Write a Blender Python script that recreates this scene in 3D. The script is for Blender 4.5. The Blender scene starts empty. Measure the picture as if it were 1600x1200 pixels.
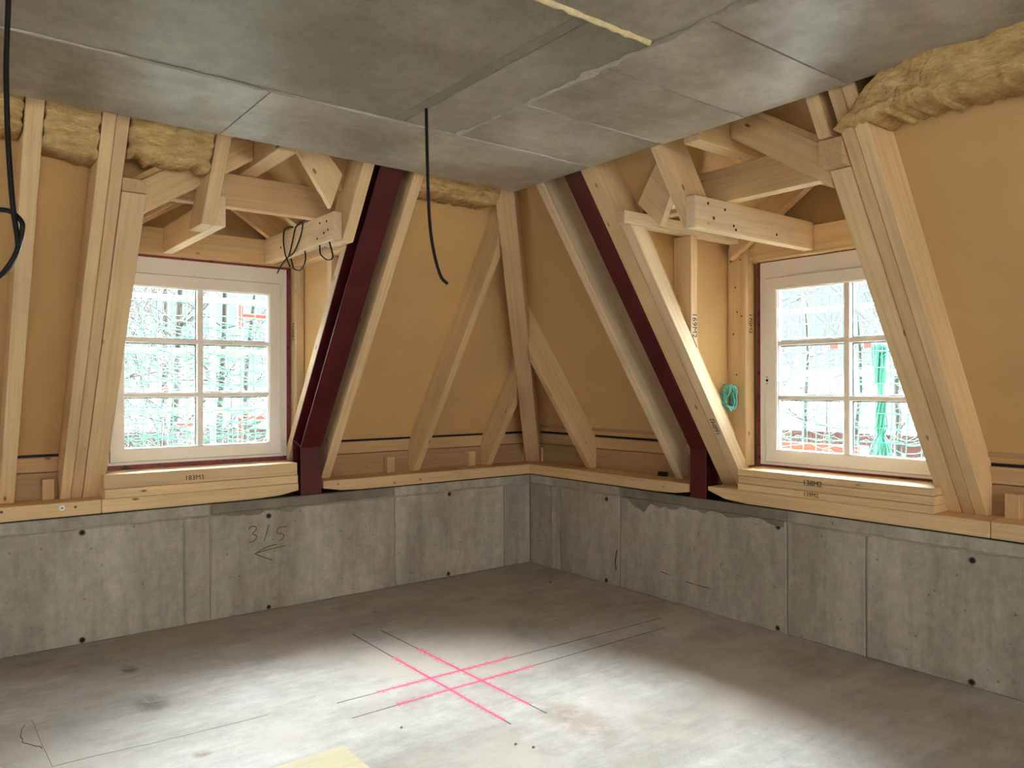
import bpy, bmesh, math, random
from mathutils import Vector, Matrix, noise

scene = bpy.context.scene
col = scene.collection
random.seed(7)

# ------------------------------------------------------------------ camera
CAM = Vector((-4.281, -5.238, 1.55))
yaw, pitch, roll = math.radians(52.078), math.radians(0.110), math.radians(-0.104)
cd = bpy.data.cameras.new('camera')
cd.sensor_fit = 'HORIZONTAL'; cd.sensor_width = 36.0
cd.lens = 1201.03 / 1600 * 36.0
cd.clip_start = 0.05; cd.clip_end = 300
cam = bpy.data.objects.new('camera', cd); col.objects.link(cam)
_d = Vector((math.cos(yaw) * math.cos(pitch), math.sin(yaw) * math.cos(pitch), math.sin(pitch)))
_r = Vector((math.sin(yaw), -math.cos(yaw), 0)); _u = _r.cross(_d)
_r2 = _r * math.cos(roll) + _u * math.sin(roll); _u2 = _u * math.cos(roll) - _r * math.sin(roll)
cam.matrix_world = Matrix(((_r2.x, _u2.x, -_d.x, CAM.x), (_r2.y, _u2.y, -_d.y, CAM.y), (_r2.z, _u2.z, -_d.z, CAM.z), (0, 0, 0, 1)))
scene.camera = cam

# ------------------------------------------------------------------ light
world = bpy.data.worlds.new('overcast_sky'); scene.world = world
world.use_nodes = True
bg = world.node_tree.nodes['Background']
bg.inputs[0].default_value = (0.86, 0.95, 1.0, 1); bg.inputs[1].default_value = 0.52

def sun(name, direction, strength, angle, color):
    l = bpy.data.lights.new(name, 'SUN'); l.energy = strength; l.angle = math.radians(angle); l.color = color
    o = bpy.data.objects.new(name, l); col.objects.link(o)
    o.rotation_euler = Vector(direction).to_track_quat('-Z', 'Y').to_euler(); o.location = (6, 6, 9)
    return o
sun('veiled_sun', (-0.70, -0.60, -0.74), 152.0, 122, (0.96, 0.98, 1.0))

def fill_lamp(name, loc, direction, sx, sy, power, color):
    l = bpy.data.lights.new(name, 'AREA'); l.shape = 'RECTANGLE'; l.size = sx; l.size_y = sy; l.energy = power; l.color = color
    o = bpy.data.objects.new(name, l); col.objects.link(o); o.location = loc
    o.rotation_euler = Vector(direction).to_track_quat('-Z', 'Z').to_euler()
    return o
# fill lamps added outside two unseen openings in the end walls behind the camera
fill_lamp('fill_end_opening', (-9.75, -5.0, 2.35), (1, 0, -0.75), 4.2, 1.7, 48, (1.0, 0.98, 0.95))
fill_lamp('fill_rear_opening', (-4.5, -10.25, 2.35), (0, 1, -0.75), 4.2, 1.7, 130, (1.0, 0.98, 0.95))

vs = scene.view_settings
vs.view_transform = 'Standard'; vs.look = 'None'; vs.gamma = 1.0; vs.use_curve_mapping = False; vs.exposure = 1.08
scene.cycles.max_bounces = 6; scene.cycles.diffuse_bounces = 5; scene.cycles.glossy_bounces = 3; scene.cycles.transparent_max_bounces = 10

# ------------------------------------------------------------------ materials
def new_mat(name):
    m = bpy.data.materials.new(name); m.use_nodes = True
    nt = m.node_tree
    return m, nt, nt.nodes, nt.links, nt.nodes['Principled BSDF']
def ramp(N, stops):
    r = N.new('ShaderNodeValToRGB')
    e = r.color_ramp.elements
    e[0].position, e[0].color = stops[0][0], (*stops[0][1], 1)
    e[1].position, e[1].color = stops[-1][0], (*stops[-1][1], 1)
    for p, c in stops[1:-1]:
        k = e.new(p); k.color = (*c, 1)
    return r
def mixc(N, L, fac, a, b, mode='MIX'):
    m = N.new('ShaderNodeMix'); m.data_type = 'RGBA'; m.blend_type = mode
    for s, v in ((0, fac), (6, a), (7, b)):
        if hasattr(v, 'is_linked') or hasattr(v, 'links'): L.new(v, m.inputs[s])
        else: m.inputs[s].default_value = v if s == 0 else (*v, 1)
    return m.outputs[2]
def tex_noise(N, L, vec, scale, detail=4, rough=0.55):
    n = N.new('ShaderNodeTexNoise'); n.inputs['Scale'].default_value = scale
    n.inputs['Detail'].default_value = detail; n.inputs['Roughness'].default_value = rough
    if vec is not None: L.new(vec, n.inputs['Vector'])
    return n.outputs[0]
def mapping(N, L, vec, scale, loc=(0, 0, 0)):
    m = N.new('ShaderNodeMapping'); m.inputs['Scale'].default_value = scale; m.inputs['Location'].default_value = loc
    L.new(vec, m.inputs['Vector']); return m.outputs[0]
def bump(N, L, B, height, strength, dist=0.01):
    b = N.new('ShaderNodeBump'); b.inputs['Strength'].default_value = strength; b.inputs['Distance'].default_value = dist
    L.new(height, b.inputs['Height']); L.new(b.outputs[0], B.inputs['Normal'])

def wood(name, light, mid, dark, rough=0.62, knots=True):
    m, nt, N, L, B = new_mat(name)
    tc = N.new('ShaderNodeTexCoord'); oi = N.new('ShaderNodeObjectInfo')
    mul = N.new('ShaderNodeVectorMath'); mul.operation = 'SCALE'; mul.inputs[0].default_value = (13.1, 7.7, 5.3)
    L.new(oi.outputs['Random'], mul.inputs['Scale'])
    add = N.new('ShaderNodeVectorMath'); add.operation = 'ADD'
    L.new(tc.outputs['Object'], add.inputs[0]); L.new(mul.outputs[0], add.inputs[1])
    v = add.outputs[0]
    g = tex_noise(N, L, mapping(N, L, v, (1.3, 48, 48)), 1.0, 4, 0.65)
    g2 = tex_noise(N, L, mapping(N, L, v, (0.5, 9, 9)), 1.3, 2, 0.5)
    blot = tex_noise(N, L, mapping(N, L, v, (1.6, 3, 3)), 1.0, 2)
    mdk = tuple(x * 0.80 for x in mid)
    r = ramp(N, [(0.32, mdk), (0.45, mid), (0.56, light), (0.72, mid)]); L.new(g, r.inputs[0])
    c = mixc(N, L, g2, r.outputs[0], mid)
    rb = ramp(N, [(0.35, (0.84, 0.84, 0.84)), (0.7, (1.08, 1.06, 1.02))]); L.new(blot, rb.inputs[0])
    c = mixc(N, L, 0.8, c, rb.outputs[0], 'MULTIPLY')
    ov = ramp(N, [(0.0, (0.90, 0.86, 0.80)), (1.0, (1.06, 1.05, 1.04))]); L.new(oi.outputs['Random'], ov.inputs[0])
    c = mixc(N, L, 1.0, c, ov.outputs[0], 'MULTIPLY')
    if knots:
        vo = N.new('ShaderNodeTexVoronoi'); vo.feature = 'F1'; vo.inputs['Scale'].default_value = 1.0
        L.new(mapping(N, L, v, (3.2, 8.0, 8.0)), vo.inputs['Vector'])
        rk = ramp(N, [(0.045, (1, 1, 1)), (0.085, (0, 0, 0))]); L.new(vo.outputs['Distance'], rk.inputs[0])
        c = mixc(N, L, rk.outputs[0], c, dark)
    L.new(c, B.inputs['Base Color']); B.inputs['Roughness'].default_value = rough
    bump(N, L, B, g, 0.12, 0.004)
    return m

def concrete(name, c0, c1, c2, rough=(0.55, 0.8), streak=(1, 1, 1), pits=0.5, scale=1.0, patch=None, bstr=0.25, brush=None, pit_scale=16, pit_r=0.07):
    m, nt, N, L, B = new_mat(name)
    tc = N.new('ShaderNodeTexCoord'); oi = N.new('ShaderNodeObjectInfo')
    mul = N.new('ShaderNodeVectorMath'); mul.operation = 'SCALE'; mul.inputs[0].default_value = (17.3, 11.9, 7.1); L.new(oi.outputs['Random'], mul.inputs['Scale'])
    ad = N.new('ShaderNodeVectorMath'); ad.operation = 'ADD'; ad.inputs[1].default_value = (0.37, 0.61, 0.43)
    ad2 = N.new('ShaderNodeVectorMath'); ad2.operation = 'ADD'
    L.new(tc.outputs['Object'], ad.inputs[0]); L.new(ad.outputs[0], ad2.inputs[0]); L.new(mul.outputs[0], ad2.inputs[1]); v = ad2.outputs[0]
    a = tex_noise(N, L, mapping(N, L, v, streak), 1.6 * scale, 6, 0.65)
    b = tex_noise(N, L, v, 11 * scale, 5, 0.7)
    f = tex_noise(N, L, v, 90, 3, 0.6)
    r = ramp(N, [(0.36, c0), (0.50, c1), (0.64, c2)]); L.new(a, r.inputs[0])
    rb = ramp(N, [(0.36, (0.80, 0.79, 0.77)), (0.64, (1.12, 1.12, 1.12))]); L.new(b, rb.inputs[0])
    if brush:
        br = tex_noise(N, L, mapping(N, L, v, brush), 1.0, 5, 0.7)
        rbr = ramp(N, [(0.36, (0.82, 0.81, 0.79)), (0.5, (1, 1, 1)), (0.66, (1.10, 1.10, 1.10))]); L.new(br, rbr.inputs[0])
        r_out = mixc(N, L, 0.5, r.outputs[0], rbr.outputs[0], 'MULTIPLY')
    else: r_out = r.outputs[0]
    c = mixc(N, L, 0.75, r_out, rb.outputs[0], 'MULTIPLY')
    rf = ramp(N, [(0.3, (0.86, 0.86, 0.86)), (0.7, (1.06, 1.06, 1.06))]); L.new(f, rf.inputs[0])
    c = mixc(N, L, 0.6, c, rf.outputs[0], 'MULTIPLY')
    if patch:
        p = tex_noise(N, L, mapping(N, L, v, (0.9, 0.9, 0.9), (3.1, 1.7, 0.4)), 0.9, 4, 0.6)
        rp = ramp(N, [(0.50, (0, 0, 0)), (0.66, (1, 1, 1))]); L.new(p, rp.inputs[0])
        c = mixc(N, L, rp.outputs[0], c, patch)
    if pits:
        vo = N.new('ShaderNodeTexVoronoi'); vo.inputs['Scale'].default_value = pit_scale; L.new(v, vo.inputs['Vector'])
        rk = ramp(N, [(pit_r * 0.5, (0.42, 0.40, 0.37)), (pit_r, (1, 1, 1))]); L.new(vo.outputs['Distance'], rk.inputs[0])
        c = mixc(N, L, pits, c, rk.outputs[0], 'MULTIPLY')
    L.new(c, B.inputs['Base Color'])
    rr = N.new('ShaderNodeMapRange'); rr.inputs[1].default_value = 0.3; rr.inputs[2].default_value = 0.7
    rr.inputs[3].default_value = rough[0]; rr.inputs[4].default_value = rough[1]
    L.new(b, rr.inputs[0]); L.new(rr.outputs[0], B.inputs['Roughness'])
    bump(N, L, B, b, bstr, 0.01)
    return m

def plain(name, color, rough=0.5, metal=0.0, vary=0.0, scale=8.0, bstr=0.0, spec=None):
    m, nt, N, L, B = new_mat(name)
    tc = N.new('ShaderNodeTexCoord')
    n = tex_noise(N, L, tc.outputs['Object'], scale, 4)
    lo = tuple(c * (1 - vary) for c in color); hi = tuple(min(1, c * (1 + vary)) for c in color)
    r = ramp(N, [(0.3, lo), (0.7, hi)]); L.new(n, r.inputs[0]); L.new(r.outputs[0], B.inputs['Base Color'])
    B.inputs['Roughness'].default_value = rough; B.inputs['Metallic'].default_value = metal
    if spec is not None: B.inputs['Specular IOR Level'].default_value = spec
    if bstr: bump(N, L, B, n, bstr, 0.01)
    return m

M = {}
M['wood'] = wood('spruce', (0.84, 0.645, 0.39), (0.74, 0.525, 0.285), (0.27, 0.14, 0.06))
M['wood_pale'] = wood('pale_spruce', (0.86, 0.71, 0.49), (0.77, 0.60, 0.385), (0.32, 0.18, 0.08))
M['wood_warm'] = wood('warm_spruce', (0.75, 0.54, 0.315), (0.64, 0.43, 0.23), (0.26, 0.13, 0.06))
M['wood_grey'] = wood('weathered_spruce', (0.44, 0.36, 0.26), (0.36, 0.285, 0.20), (0.16, 0.10, 0.06))
M['board'] = wood('board_spruce', (0.55, 0.37, 0.20), (0.44, 0.28, 0.14), (0.20, 0.10, 0.05))
M['plywood'] = wood('plywood', (0.50, 0.45, 0.29), (0.46, 0.405, 0.25), (0.4, 0.3, 0.18), knots=False)
M['wall'] = concrete('wall_concrete', (0.32, 0.285, 0.235), (0.41, 0.375, 0.315), (0.50, 0.465, 0.40), streak=(1.3, 1.3, 0.3), scale=1.3, pits=0.9, brush=(14, 14, 1.2), pit_scale=13, pit_r=0.10)
M['wall_dark'] = concrete('grout_concrete', (0.17, 0.15, 0.11), (0.22, 0.195, 0.15), (0.27, 0.245, 0.19))
M['ceil'] = concrete('ceiling_concrete', (0.26, 0.235, 0.185), (0.325, 0.298, 0.24), (0.40, 0.37, 0.305), rough=(0.36, 0.5), streak=(0.9, 0.9, 1), pits=0.0, bstr=0.04, brush=(7, 4, 4))
M['ceil_band'] = concrete('ceiling_edge_concrete', (0.26, 0.222, 0.172), (0.36, 0.327, 0.27), (0.47, 0.435, 0.37), rough=(0.32, 0.42), streak=(1.1, 1.1, 1), pits=0.0, bstr=0.03, brush=(5, 5, 5))
M['ceil_strip'] = concrete('ceiling_strip_concrete', (0.235, 0.21, 0.165), (0.285, 0.26, 0.21), (0.33, 0.305, 0.25), rough=(0.5, 0.7), pits=0.2, bstr=0.08)
M['floor'] = concrete('floor_screed', (0.30, 0.276, 0.25), (0.365, 0.347, 0.325), (0.43, 0.418, 0.402), rough=(0.6, 0.85), streak=(0.8, 1.6, 1), pits=0.5, scale=0.7, brush=(3.0, 22, 1), pit_scale=9, pit_r=0.05, patch=(0.41, 0.365, 0.32))
M['cement'] = concrete('cement_flash', (0.33, 0.305, 0.26), (0.42, 0.395, 0.34), (0.50, 0.475, 0.42), pits=0.2)
M['membrane'] = plain('brown_fibreboard', (0.63, 0.40, 0.165), 0.75, vary=0.05, scale=3)
M['steel'] = plain('oxide_red_steel', (0.08, 0.009, 0.010), 0.42, vary=0.25, scale=6, spec=0.35)
M['white'] = plain('white_lacquer', (0.86, 0.84, 0.80), 0.35, vary=0.02)
M['bead'] = plain('white_glazing_bead', (0.86, 0.86, 0.84), 0.3, vary=0.02)
M['gasket'] = plain('black_gasket', (0.03, 0.035, 0.04), 0.5)
M['black'] = plain('black_rubber', (0.008, 0.008, 0.008), 0.5, spec=0.25)
M['hole'] = plain('dark_hole', (0.015, 0.013, 0.01), 0.9)
M['metal'] = plain('zinc_metal', (0.62, 0.62, 0.60), 0.35, metal=0.9, vary=0.1)
M['galv'] = plain('galvanised_tube', (0.13, 0.135, 0.14), 0.55, metal=0.0, vary=0.15)
M['ink'] = plain('black_ink', (0.02, 0.018, 0.016), 0.7)
M['pencil'] = plain('pencil_grey', (0.13, 0.115, 0.095), 0.8)
M['red'] = plain('red_paint', (0.13, 0.006, 0.008), 0.5, vary=0.1)
M['foam'] = plain('cured_foam', (0.80, 0.68, 0.40), 0.7, vary=0.12, scale=40)
M['bark'] = plain('grey_bark', (0.04, 0.04, 0.034), 0.9, vary=0.3, scale=12)
M['net'] = plain('green_net_cord', (0.001, 0.11, 0.088), 0.6, vary=0.15)
M['brick'] = plain('red_brick_wall', (0.09, 0.03, 0.025), 0.9, vary=0.25, scale=3)
M['snow_roof'] = plain('pale_roof', (0.06, 0.06, 0.063), 0.8, vary=0.1, scale=2)
M['ground'] = plain('winter_ground', (0.26, 0.27, 0.26), 0.95, vary=0.25, scale=0.8)
M['rope'] = plain('teal_rope', (0.18, 0.55, 0.48), 0.7, vary=0.3, scale=60)
M['plank'] = wood('scaffold_plank', (0.14, 0.125, 0.10), (0.11, 0.095, 0.08), (0.06, 0.05, 0.04))

def wool():
    m, nt, N, L, B = new_mat('glass_wool')
    tc = N.new('ShaderNodeTexCoord'); v = tc.outputs['Object']
    a = tex_noise(N, L, mapping(N, L, v, (5, 5, 22)), 1.5, 6, 0.7)
    b = tex_noise(N, L, mapping(N, L, v, (30, 30, 160)), 1.0, 4, 0.7)
    r = ramp(N, [(0.28, (0.42, 0.26, 0.085)), (0.5, (0.68, 0.475, 0.20)), (0.72, (0.82, 0.63, 0.32))]); L.new(a, r.inputs[0])
    rb = ramp(N, [(0.3, (0.72, 0.70, 0.66)), (0.7, (1.1, 1.1, 1.1))]); L.new(b, rb.inputs[0])
    L.new(mixc(N, L, 0.8, r.outputs[0], rb.outputs[0], 'MULTIPLY'), B.inputs['Base Color'])
    B.inputs['Roughness'].default_value = 0.95
    bump(N, L, B, b, 0.7, 0.012)
    return m
M['wool'] = wool()

def tape():
    m, nt, N, L, B = new_mat('printed_red_tape')
    tc = N.new('ShaderNodeTexCoord'); v = tc.outputs['Object']
    n = tex_noise(N, L, mapping(N, L, v, (34, 34, 34)), 1.0, 3, 0.7)
    r = ramp(N, [(0.38, (0.02, 0.006, 0.008)), (0.44, (0.25, 0.034, 0.045))]); L.new(n, r.inputs[0])
    L.new(r.outputs[0], B.inputs['Base Color']); B.inputs['Roughness'].default_value = 0.35
    return m
M['tape'] = tape()

def glass():
    m, nt, N, L, B = new_mat('window_glass')
    N.remove(B)
    out = N['Material Output']
    t = N.new('ShaderNodeBsdfTransparent'); t.inputs[0].default_value = (0.95, 0.98, 0.97, 1)
    g = N.new('ShaderNodeBsdfGlossy'); g.inputs['Roughness'].default_value = 0.02
    f = N.new('ShaderNodeFresnel'); f.inputs[0].default_value = 1.35
    mx = N.new('ShaderNodeMixShader')
    L.new(f.outputs[0], mx.inputs[0]); L.new(t.outputs[0], mx.inputs[1]); L.new(g.outputs[0], mx.inputs[2])
    L.new(mx.outputs[0], out.inputs[0])
    return m
M['glass'] = glass()

def chalk(name, color, thr):
    m, nt, N, L, B = new_mat(name)
    out = N['Material Output']
    tc = N.new('ShaderNodeTexCoord')
    n = tex_noise(N, L, tc.outputs['Object'], 45, 4, 0.7)
    r = ramp(N, [(thr - 0.08, (0, 0, 0)), (thr + 0.08, (1, 1, 1))]); L.new(n, r.inputs[0])
    B.inputs['Base Color'].default_value = (*color, 1); B.inputs['Roughness'].default_value = 0.85
    t = N.new('ShaderNodeBsdfTransparent'); mx = N.new('ShaderNodeMixShader')
    L.new(r.outputs[0], mx.inputs[0]); L.new(t.outputs[0], mx.inputs[1]); L.new(B.outputs[0], mx.inputs[2])
    L.new(mx.outputs[0], out.inputs[0])
    return m
M['red_line'] = chalk('red_marking_spray', (0.95, 0.08, 0.20), 0.38)
M['red_halo'] = chalk('red_spray_mist', (0.95, 0.30, 0.36), 0.60)
M['black_line'] = chalk('dark_snap_line', (0.10, 0.085, 0.08), 0.40)

# ------------------------------------------------------------------ builders
WORLD = {}          # object name -> world matrix
def tag(o, label=None, cat=None, group=None, kind=None):
    if label: o['label'] = label
    if cat: o['category'] = cat
    if group: o['group'] = group
    if kind: o['kind'] = kind
    return o
def link(o, parent, Mw):
    col.objects.link(o)
    WORLD[o.name] = Mw
    o.matrix_basis = Mw
    if parent:
        o.parent = parent; o.matrix_parent_inverse = WORLD[parent.name].inverted()
    return o
def empty(name, loc):
    o = bpy.data.objects.new(name, None); o.empty_display_size = 0.1
    return link(o, None, Matrix.Translation(Vector(loc)))
def frame(origin, xdir):
    x = Vector(xdir).normalized()
    up = Vector((0, 0, 1)) if abs(x.z) < 0.9 else Vector((1, 0, 0))
    y = up.cross(x).normalized(); z = x.cross(y)
    return Matrix(((x.x, y.x, z.x, origin[0]), (x.y, y.y, z.y, origin[1]), (x.z, y.z, z.z, origin[2]), (0, 0, 0, 1)))
def mesh_obj(name, verts, faces, mat, parent=None, xdir=None, bevel=0.0, smooth=False, origin=None):
    vs_ = [Vector(v) for v in verts]
    lo = Vector([min(v[i] for v in vs_) for i in range(3)]); hi = Vector([max(v[i] for v in vs_) for i in range(3)])
    c = (lo + hi) / 2; c.z = lo.z
    if origin is not None: c = Vector(origin)
    Mw = frame(c, xdir if xdir is not None else (1, 0, 0))
    inv = Mw.inverted()
    me = bpy.data.meshes.new(name)
    me.from_pydata([inv @ v for v in vs_], [], faces)
    bm = bmesh.new(); bm.from_mesh(me); bmesh.ops.recalc_face_normals(bm, faces=bm.faces); bm.to_mesh(me); bm.free()
    for p in me.polygons: p.use_smooth = smooth
    me.materials.append(mat)
    o = bpy.data.objects.new(name, me)
    link(o, parent, Mw)
    if bevel:
        b = o.modifiers.new('bevel', 'BEVEL'); b.width = bevel; b.segments = 1; b.limit_method = 'ANGLE'; b.angle_limit = math.radians(35)
    return o
BOXF = [(0, 1, 2, 3), (4, 5, 6, 7), (0, 1, 5, 4), (1, 2, 6, 5), (2, 3, 7, 6), (3, 0, 4, 7)]
def W(side, u, d, z):            # u: along the wall from the room corner, d: outwards through the wall
    return Vector((-u, d, z)) if side == 'L' else Vector((d, -u, z))
def prism(name, side, prof0, u0, u1, mat, parent=None, xdir=None, bevel=0.003, prof1=None, **k):
    prof1 = prof1 or prof0; n = len(prof0)
    v = [W(side, u0, d, z) for d, z in prof0] + [W(side, u1, d, z) for d, z in prof1]
    f = [tuple(range(n)), tuple(range(n, 2 * n))] + [(i, (i + 1) % n, n + (i + 1) % n, n + i) for i in range(n)]
    return mesh_obj(name, v, f, mat, parent, xdir, bevel, **k)
def sbox(name, side, u0, u1, d0, d1, z0, z1, mat, parent=None, bevel=0.003, xdir=None):
    e = {'u': abs(u1 - u0), 'd': abs(d1 - d0), 'z': abs(z1 - z0)}
    if xdir is None:
        g = max(e, key=e.get)
        xdir = (W(side, 1, 0, 0) if g == 'u' else W(side, 0, 1, 0) if g == 'd' else Vector((0, 0, 1)))
    return prism(name, side, [(d0, z0), (d1, z0), (d1, z1), (d0, z1)], u0, u1, mat, parent, xdir, bevel)
def uprism(name, side, poly, d0, d1, mat, parent=None, xdir=None, bevel=0.003):   # polygon in (u,z), extruded through the wall
    n = len(poly)
    v = [W(side, u, d0, z) for u, z in poly] + [W(side, u, d1, z) for u, z in poly]
    f = [tuple(range(n)), tuple(range(n, 2 * n))] + [(i, (i + 1) % n, n + (i + 1) % n, n + i) for i in range(n)]
    return mesh_obj(name, v, f, mat, parent, xdir, bevel)
def box(name, x0, x1, y0, y1, z0, z1, mat, parent=None, bevel=0.0, xdir=None):
    v = [(x0, y0, z0), (x1, y0, z0), (x1, y1, z0), (x0, y1, z0), (x0, y0, z1), (x1, y0, z1), (x1, y1, z1), (x0, y1, z1)]
    return mesh_obj(name, v, BOXF, mat, parent, xdir, bevel)
def multi_box(name, boxes, mat, parent=None):
    V, F = [], []
    for x0, x1, y0, y1, z0, z1 in boxes:
        b = len(V)
        V += [(x0, y0, z0), (x1, y0, z0), (x1, y1, z0), (x0, y1, z0), (x0, y0, z1), (x1, y0, z1), (x1, y1, z1), (x0, y1, z1)]
        F += [tuple(b + i for i in f) for f in BOXF]
    return mesh_obj(name, V, F, mat, parent)
def tube_geo(pts, rad, sides=8, V=None, F=None, closed=False):
    V = [] if V is None else V; F = [] if F is None else F
    pts = [Vector(p) for p in pts]; n = len(pts); base = len(V)
    nrm = None
    for i, p in enumerate(pts):
        t = (pts[min(i + 1, n - 1)] - pts[max(i - 1, 0)]).normalized()
        if nrm is None:
            nrm = t.cross(Vector((0, 0, 1)) if abs(t.z) < 0.9 else Vector((1, 0, 0))).normalized()
        else:
            nrm = (nrm - t * nrm.dot(t)).normalized()
        bn = t.cross(nrm)
        r = rad[i] if isinstance(rad, (list, tuple)) else rad
        for k in range(sides):
            a = 2 * math.pi * k / sides
            V.append(p + (nrm * math.cos(a) + bn * math.sin(a)) * r)
    for i in range(n - 1):
        for k in range(sides):
            a, b = base + i * sides + k, base + i * sides + (k + 1) % sides
            F.append((a, b, b + sides, a + sides))
    F.append(tuple(base + k for k in range(sides))); F.append(tuple(base + (n - 1) * sides + k for k in range(sides)))
    return V, F
def catmull(pts, k=6):
    P = [Vector(p) for p in pts]; P = [P[0] * 2 - P[1]] + P + [P[-1] * 2 - P[-2]]
    out = []
    for i in range(1, len(P) - 2):
        for j in range(k):
            t = j / k
            out.append(0.5 * ((2 * P[i]) + (P[i + 1] - P[i - 1]) * t + (2 * P[i - 1] - 5 * P[i] + 4 * P[i + 1] - P[i + 2]) * t * t + (-P[i - 1] + 3 * P[i] - 3 * P[i + 1] + P[i + 2]) * t ** 3))
    out.append(P[-2]); return out
def tube(name, pts, rad, mat, parent=None, sides=8, smooth=True):
    V, F = tube_geo(pts, rad, sides); return mesh_obj(name, V, F, mat, parent, smooth=smooth)
def disc(name, centre, normal, r, h, mat, parent, sides=14):
    c = Vector(centre); n = Vector(normal).normalized()
    return tube(name, [c, c + n * h], r, mat, parent, sides, smooth=False)
def text(name, s, centre, right, up, size, mat, parent, out=0.0015):
    cu = bpy.data.curves.new(name, 'FONT'); cu.body = s; cu.size = size; cu.align_x = 'CENTER'; cu.align_y = 'CENTER'; cu.extrude = 0.0004
    t = bpy.data.objects.new(name, cu); col.objects.link(t)
    me = bpy.data.meshes.new_from_object(t.evaluated_get(bpy.context.evaluated_depsgraph_get()))
    bpy.data.objects.remove(t); bpy.data.curves.remove(cu)
    me.materials.clear(); me.materials.append(mat)
    r, u = Vector(right).normalized(), Vector(up).normalized(); n = r.cross(u); c = Vector(centre) + n * out
    o = bpy.data.objects.new(name, me)
    return link(o, parent, Matrix(((r.x, u.x, n.x, c.x), (r.y, u.y, n.y, c.y), (r.z, u.z, n.z, c.z), (0, 0, 0, 1))))

# ------------------------------------------------------------------ key dimensions (metres)
ZW, ZB, HC = 0.767, 0.859, 2.80          # wall top, plate top, ceiling
S = 0.687                                # run per metre of rise of the roof
OFF = {'L': 0.16, 'R': 0.18}             # inner face of the rafters at plate height
DEP = 0.243                              # rafter depth measured horizontally
SLAB = {'L': -1.33, 'R': -1.21}          # slab edge
def din(side, z): return OFF[side] - S * (z - ZB)
def dout(side, z): return OFF[side] + DEP - S * (z - ZB)
RDIR = {'L': Vector((0, -S, 1)), 'R': Vector((-S, 0, 1))}

# ------------------------------------------------------------------ setting: floor, ceiling, walls
floor = tag(box('floor', -9, 0.0, -9.5, 0.0, -0.2, 0.0, M['floor']), kind='structure')
def strip(name, x0, y0, x1, y1, w, mat, z):
    a, b = Vector((x0, y0, 0)), Vector((x1, y1, 0)); t = (b - a).normalized(); n = Vector((-t.y, t.x, 0)) * w / 2
    v = [a - n, b - n, b + n, a + n]
    return mesh_obj(name, [(p.x, p.y, z) for p in v], [(0, 1, 2, 3)], mat, floor)
for x0, y0, x1, y1 in ((-2.65, -1.75, -0.35, -1.81), (-2.67, -1.95, -0.5, -1.96), (-2.12, -0.84, -2.125, -2.46), (-1.945, -0.88, -1.92, -2.47)):
    strip('snap_line', x0, y0, x1, y1, 0.009, M['black_line'], 0.0012)
for x0, y0, x1, y1 in ((-2.43, -1.752, -1.60, -1.772), (-2.43, -1.945, -1.58, -1.955), (-2.12, -1.36, -2.125, -2.41), (-1.937, -1.33, -1.922, -2.34)):
    strip('red_marking_line', x0, y0, x1, y1, 0.016, M['red_line'], 0.0018)
    strip('red_spray_mist', x0, y0, x1, y1, 0.055, M['red_halo'], 0.0006)

def stain_mat(name, color, k):
    m = chalk(name, color, 0.42)
    N, L = m.node_tree.nodes, m.node_tree.links
    mx = [n for n in N if n.type == 'MIX_SHADER'][0]; rp = mx.inputs[0].links[0].from_socket
    mu = N.new('ShaderNodeMath'); mu.operation = 'MULTIPLY'; mu.inputs[1].default_value = k
    nz = [n for n in N if n.type == 'TEX_NOISE'][0]; nz.inputs['Scale'].default_value = 9
    tc = [n for n in N if n.type == 'TEX_COORD'][0]
    mp = mapping(N, L, tc.outputs['Generated'], (2, 2, 0), (-1, -1, 0))
    ln = N.new('ShaderNodeVectorMath'); ln.operation = 'LENGTH'; L.new(mp, ln.inputs[0])
    fo = N.new('ShaderNodeMapRange'); fo.interpolation_type = 'SMOOTHSTEP'; fo.inputs[1].default_value = 0.15; fo.inputs[2].default_value = 0.85; fo.inputs[3].default_value = 1; fo.inputs[4].default_value = 0
    L.new(ln.outputs['Value'], fo.inputs[0])
    m2 = N.new('ShaderNodeMath'); m2.operation = 'MULTIPLY'; L.new(fo.outputs[0], m2.inputs[1])
    L.new(rp, mu.inputs[0]); L.new(mu.outputs[0], m2.inputs[0]); L.new(m2.outputs[0], mx.inputs[0]); return m
M['damp'] = stain_mat('damp_patch', (0.20, 0.185, 0.16), 0.55); M['rust'] = stain_mat('rusty_dust', (0.42, 0.31, 0.26), 0.4)
def stain(x, y, rx, ry, mat, seed):
    V = [(x, y, 0.0003)]
    for i in range(28):
        a = 2 * math.pi * i / 28; k = 1 + 0.45 * noise.noise(Vector((math.cos(a) * 1.6, math.sin(a) * 1.6, seed)))
        V.append((x + rx * k * math.cos(a), y + ry * k * math.sin(a), 0.0003))
    mesh_obj('floor_stain', V, [(0, i, i % 28 + 1) for i in range(1, 29)], mat, floor)
stain(-3.34, -0.64, 0.07, 0.10, M['damp'], 1.0); stain(-3.37, -1.20, 0.12, 0.16, M['damp'], 2.0); stain(-1.85, -2.55, 0.20, 0.35, M['rust'], 3.0); stain(-3.33, -1.88, 0.06, 0.06, M['rust'], 4.0)
def floor_crack(pts, r):
    P_ = catmull([(x, y, 0.0) for x, y in pts], 5); P_ = [p + Vector((noise.noise(p * 30), noise.noise(p * 30 + Vector((3, 0, 0))), 0)) * 0.008 for p in P_]
    V, F = tube_geo(P_, r, 4); mesh_obj('floor_crack', V, F, M['pencil'], floor)
floor_crack([(-3.883, -1.085), (-3.904, -1.208), (-3.898, -1.298), (-3.864, -1.36), (-3.847, -1.408)], 0.0022)
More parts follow.
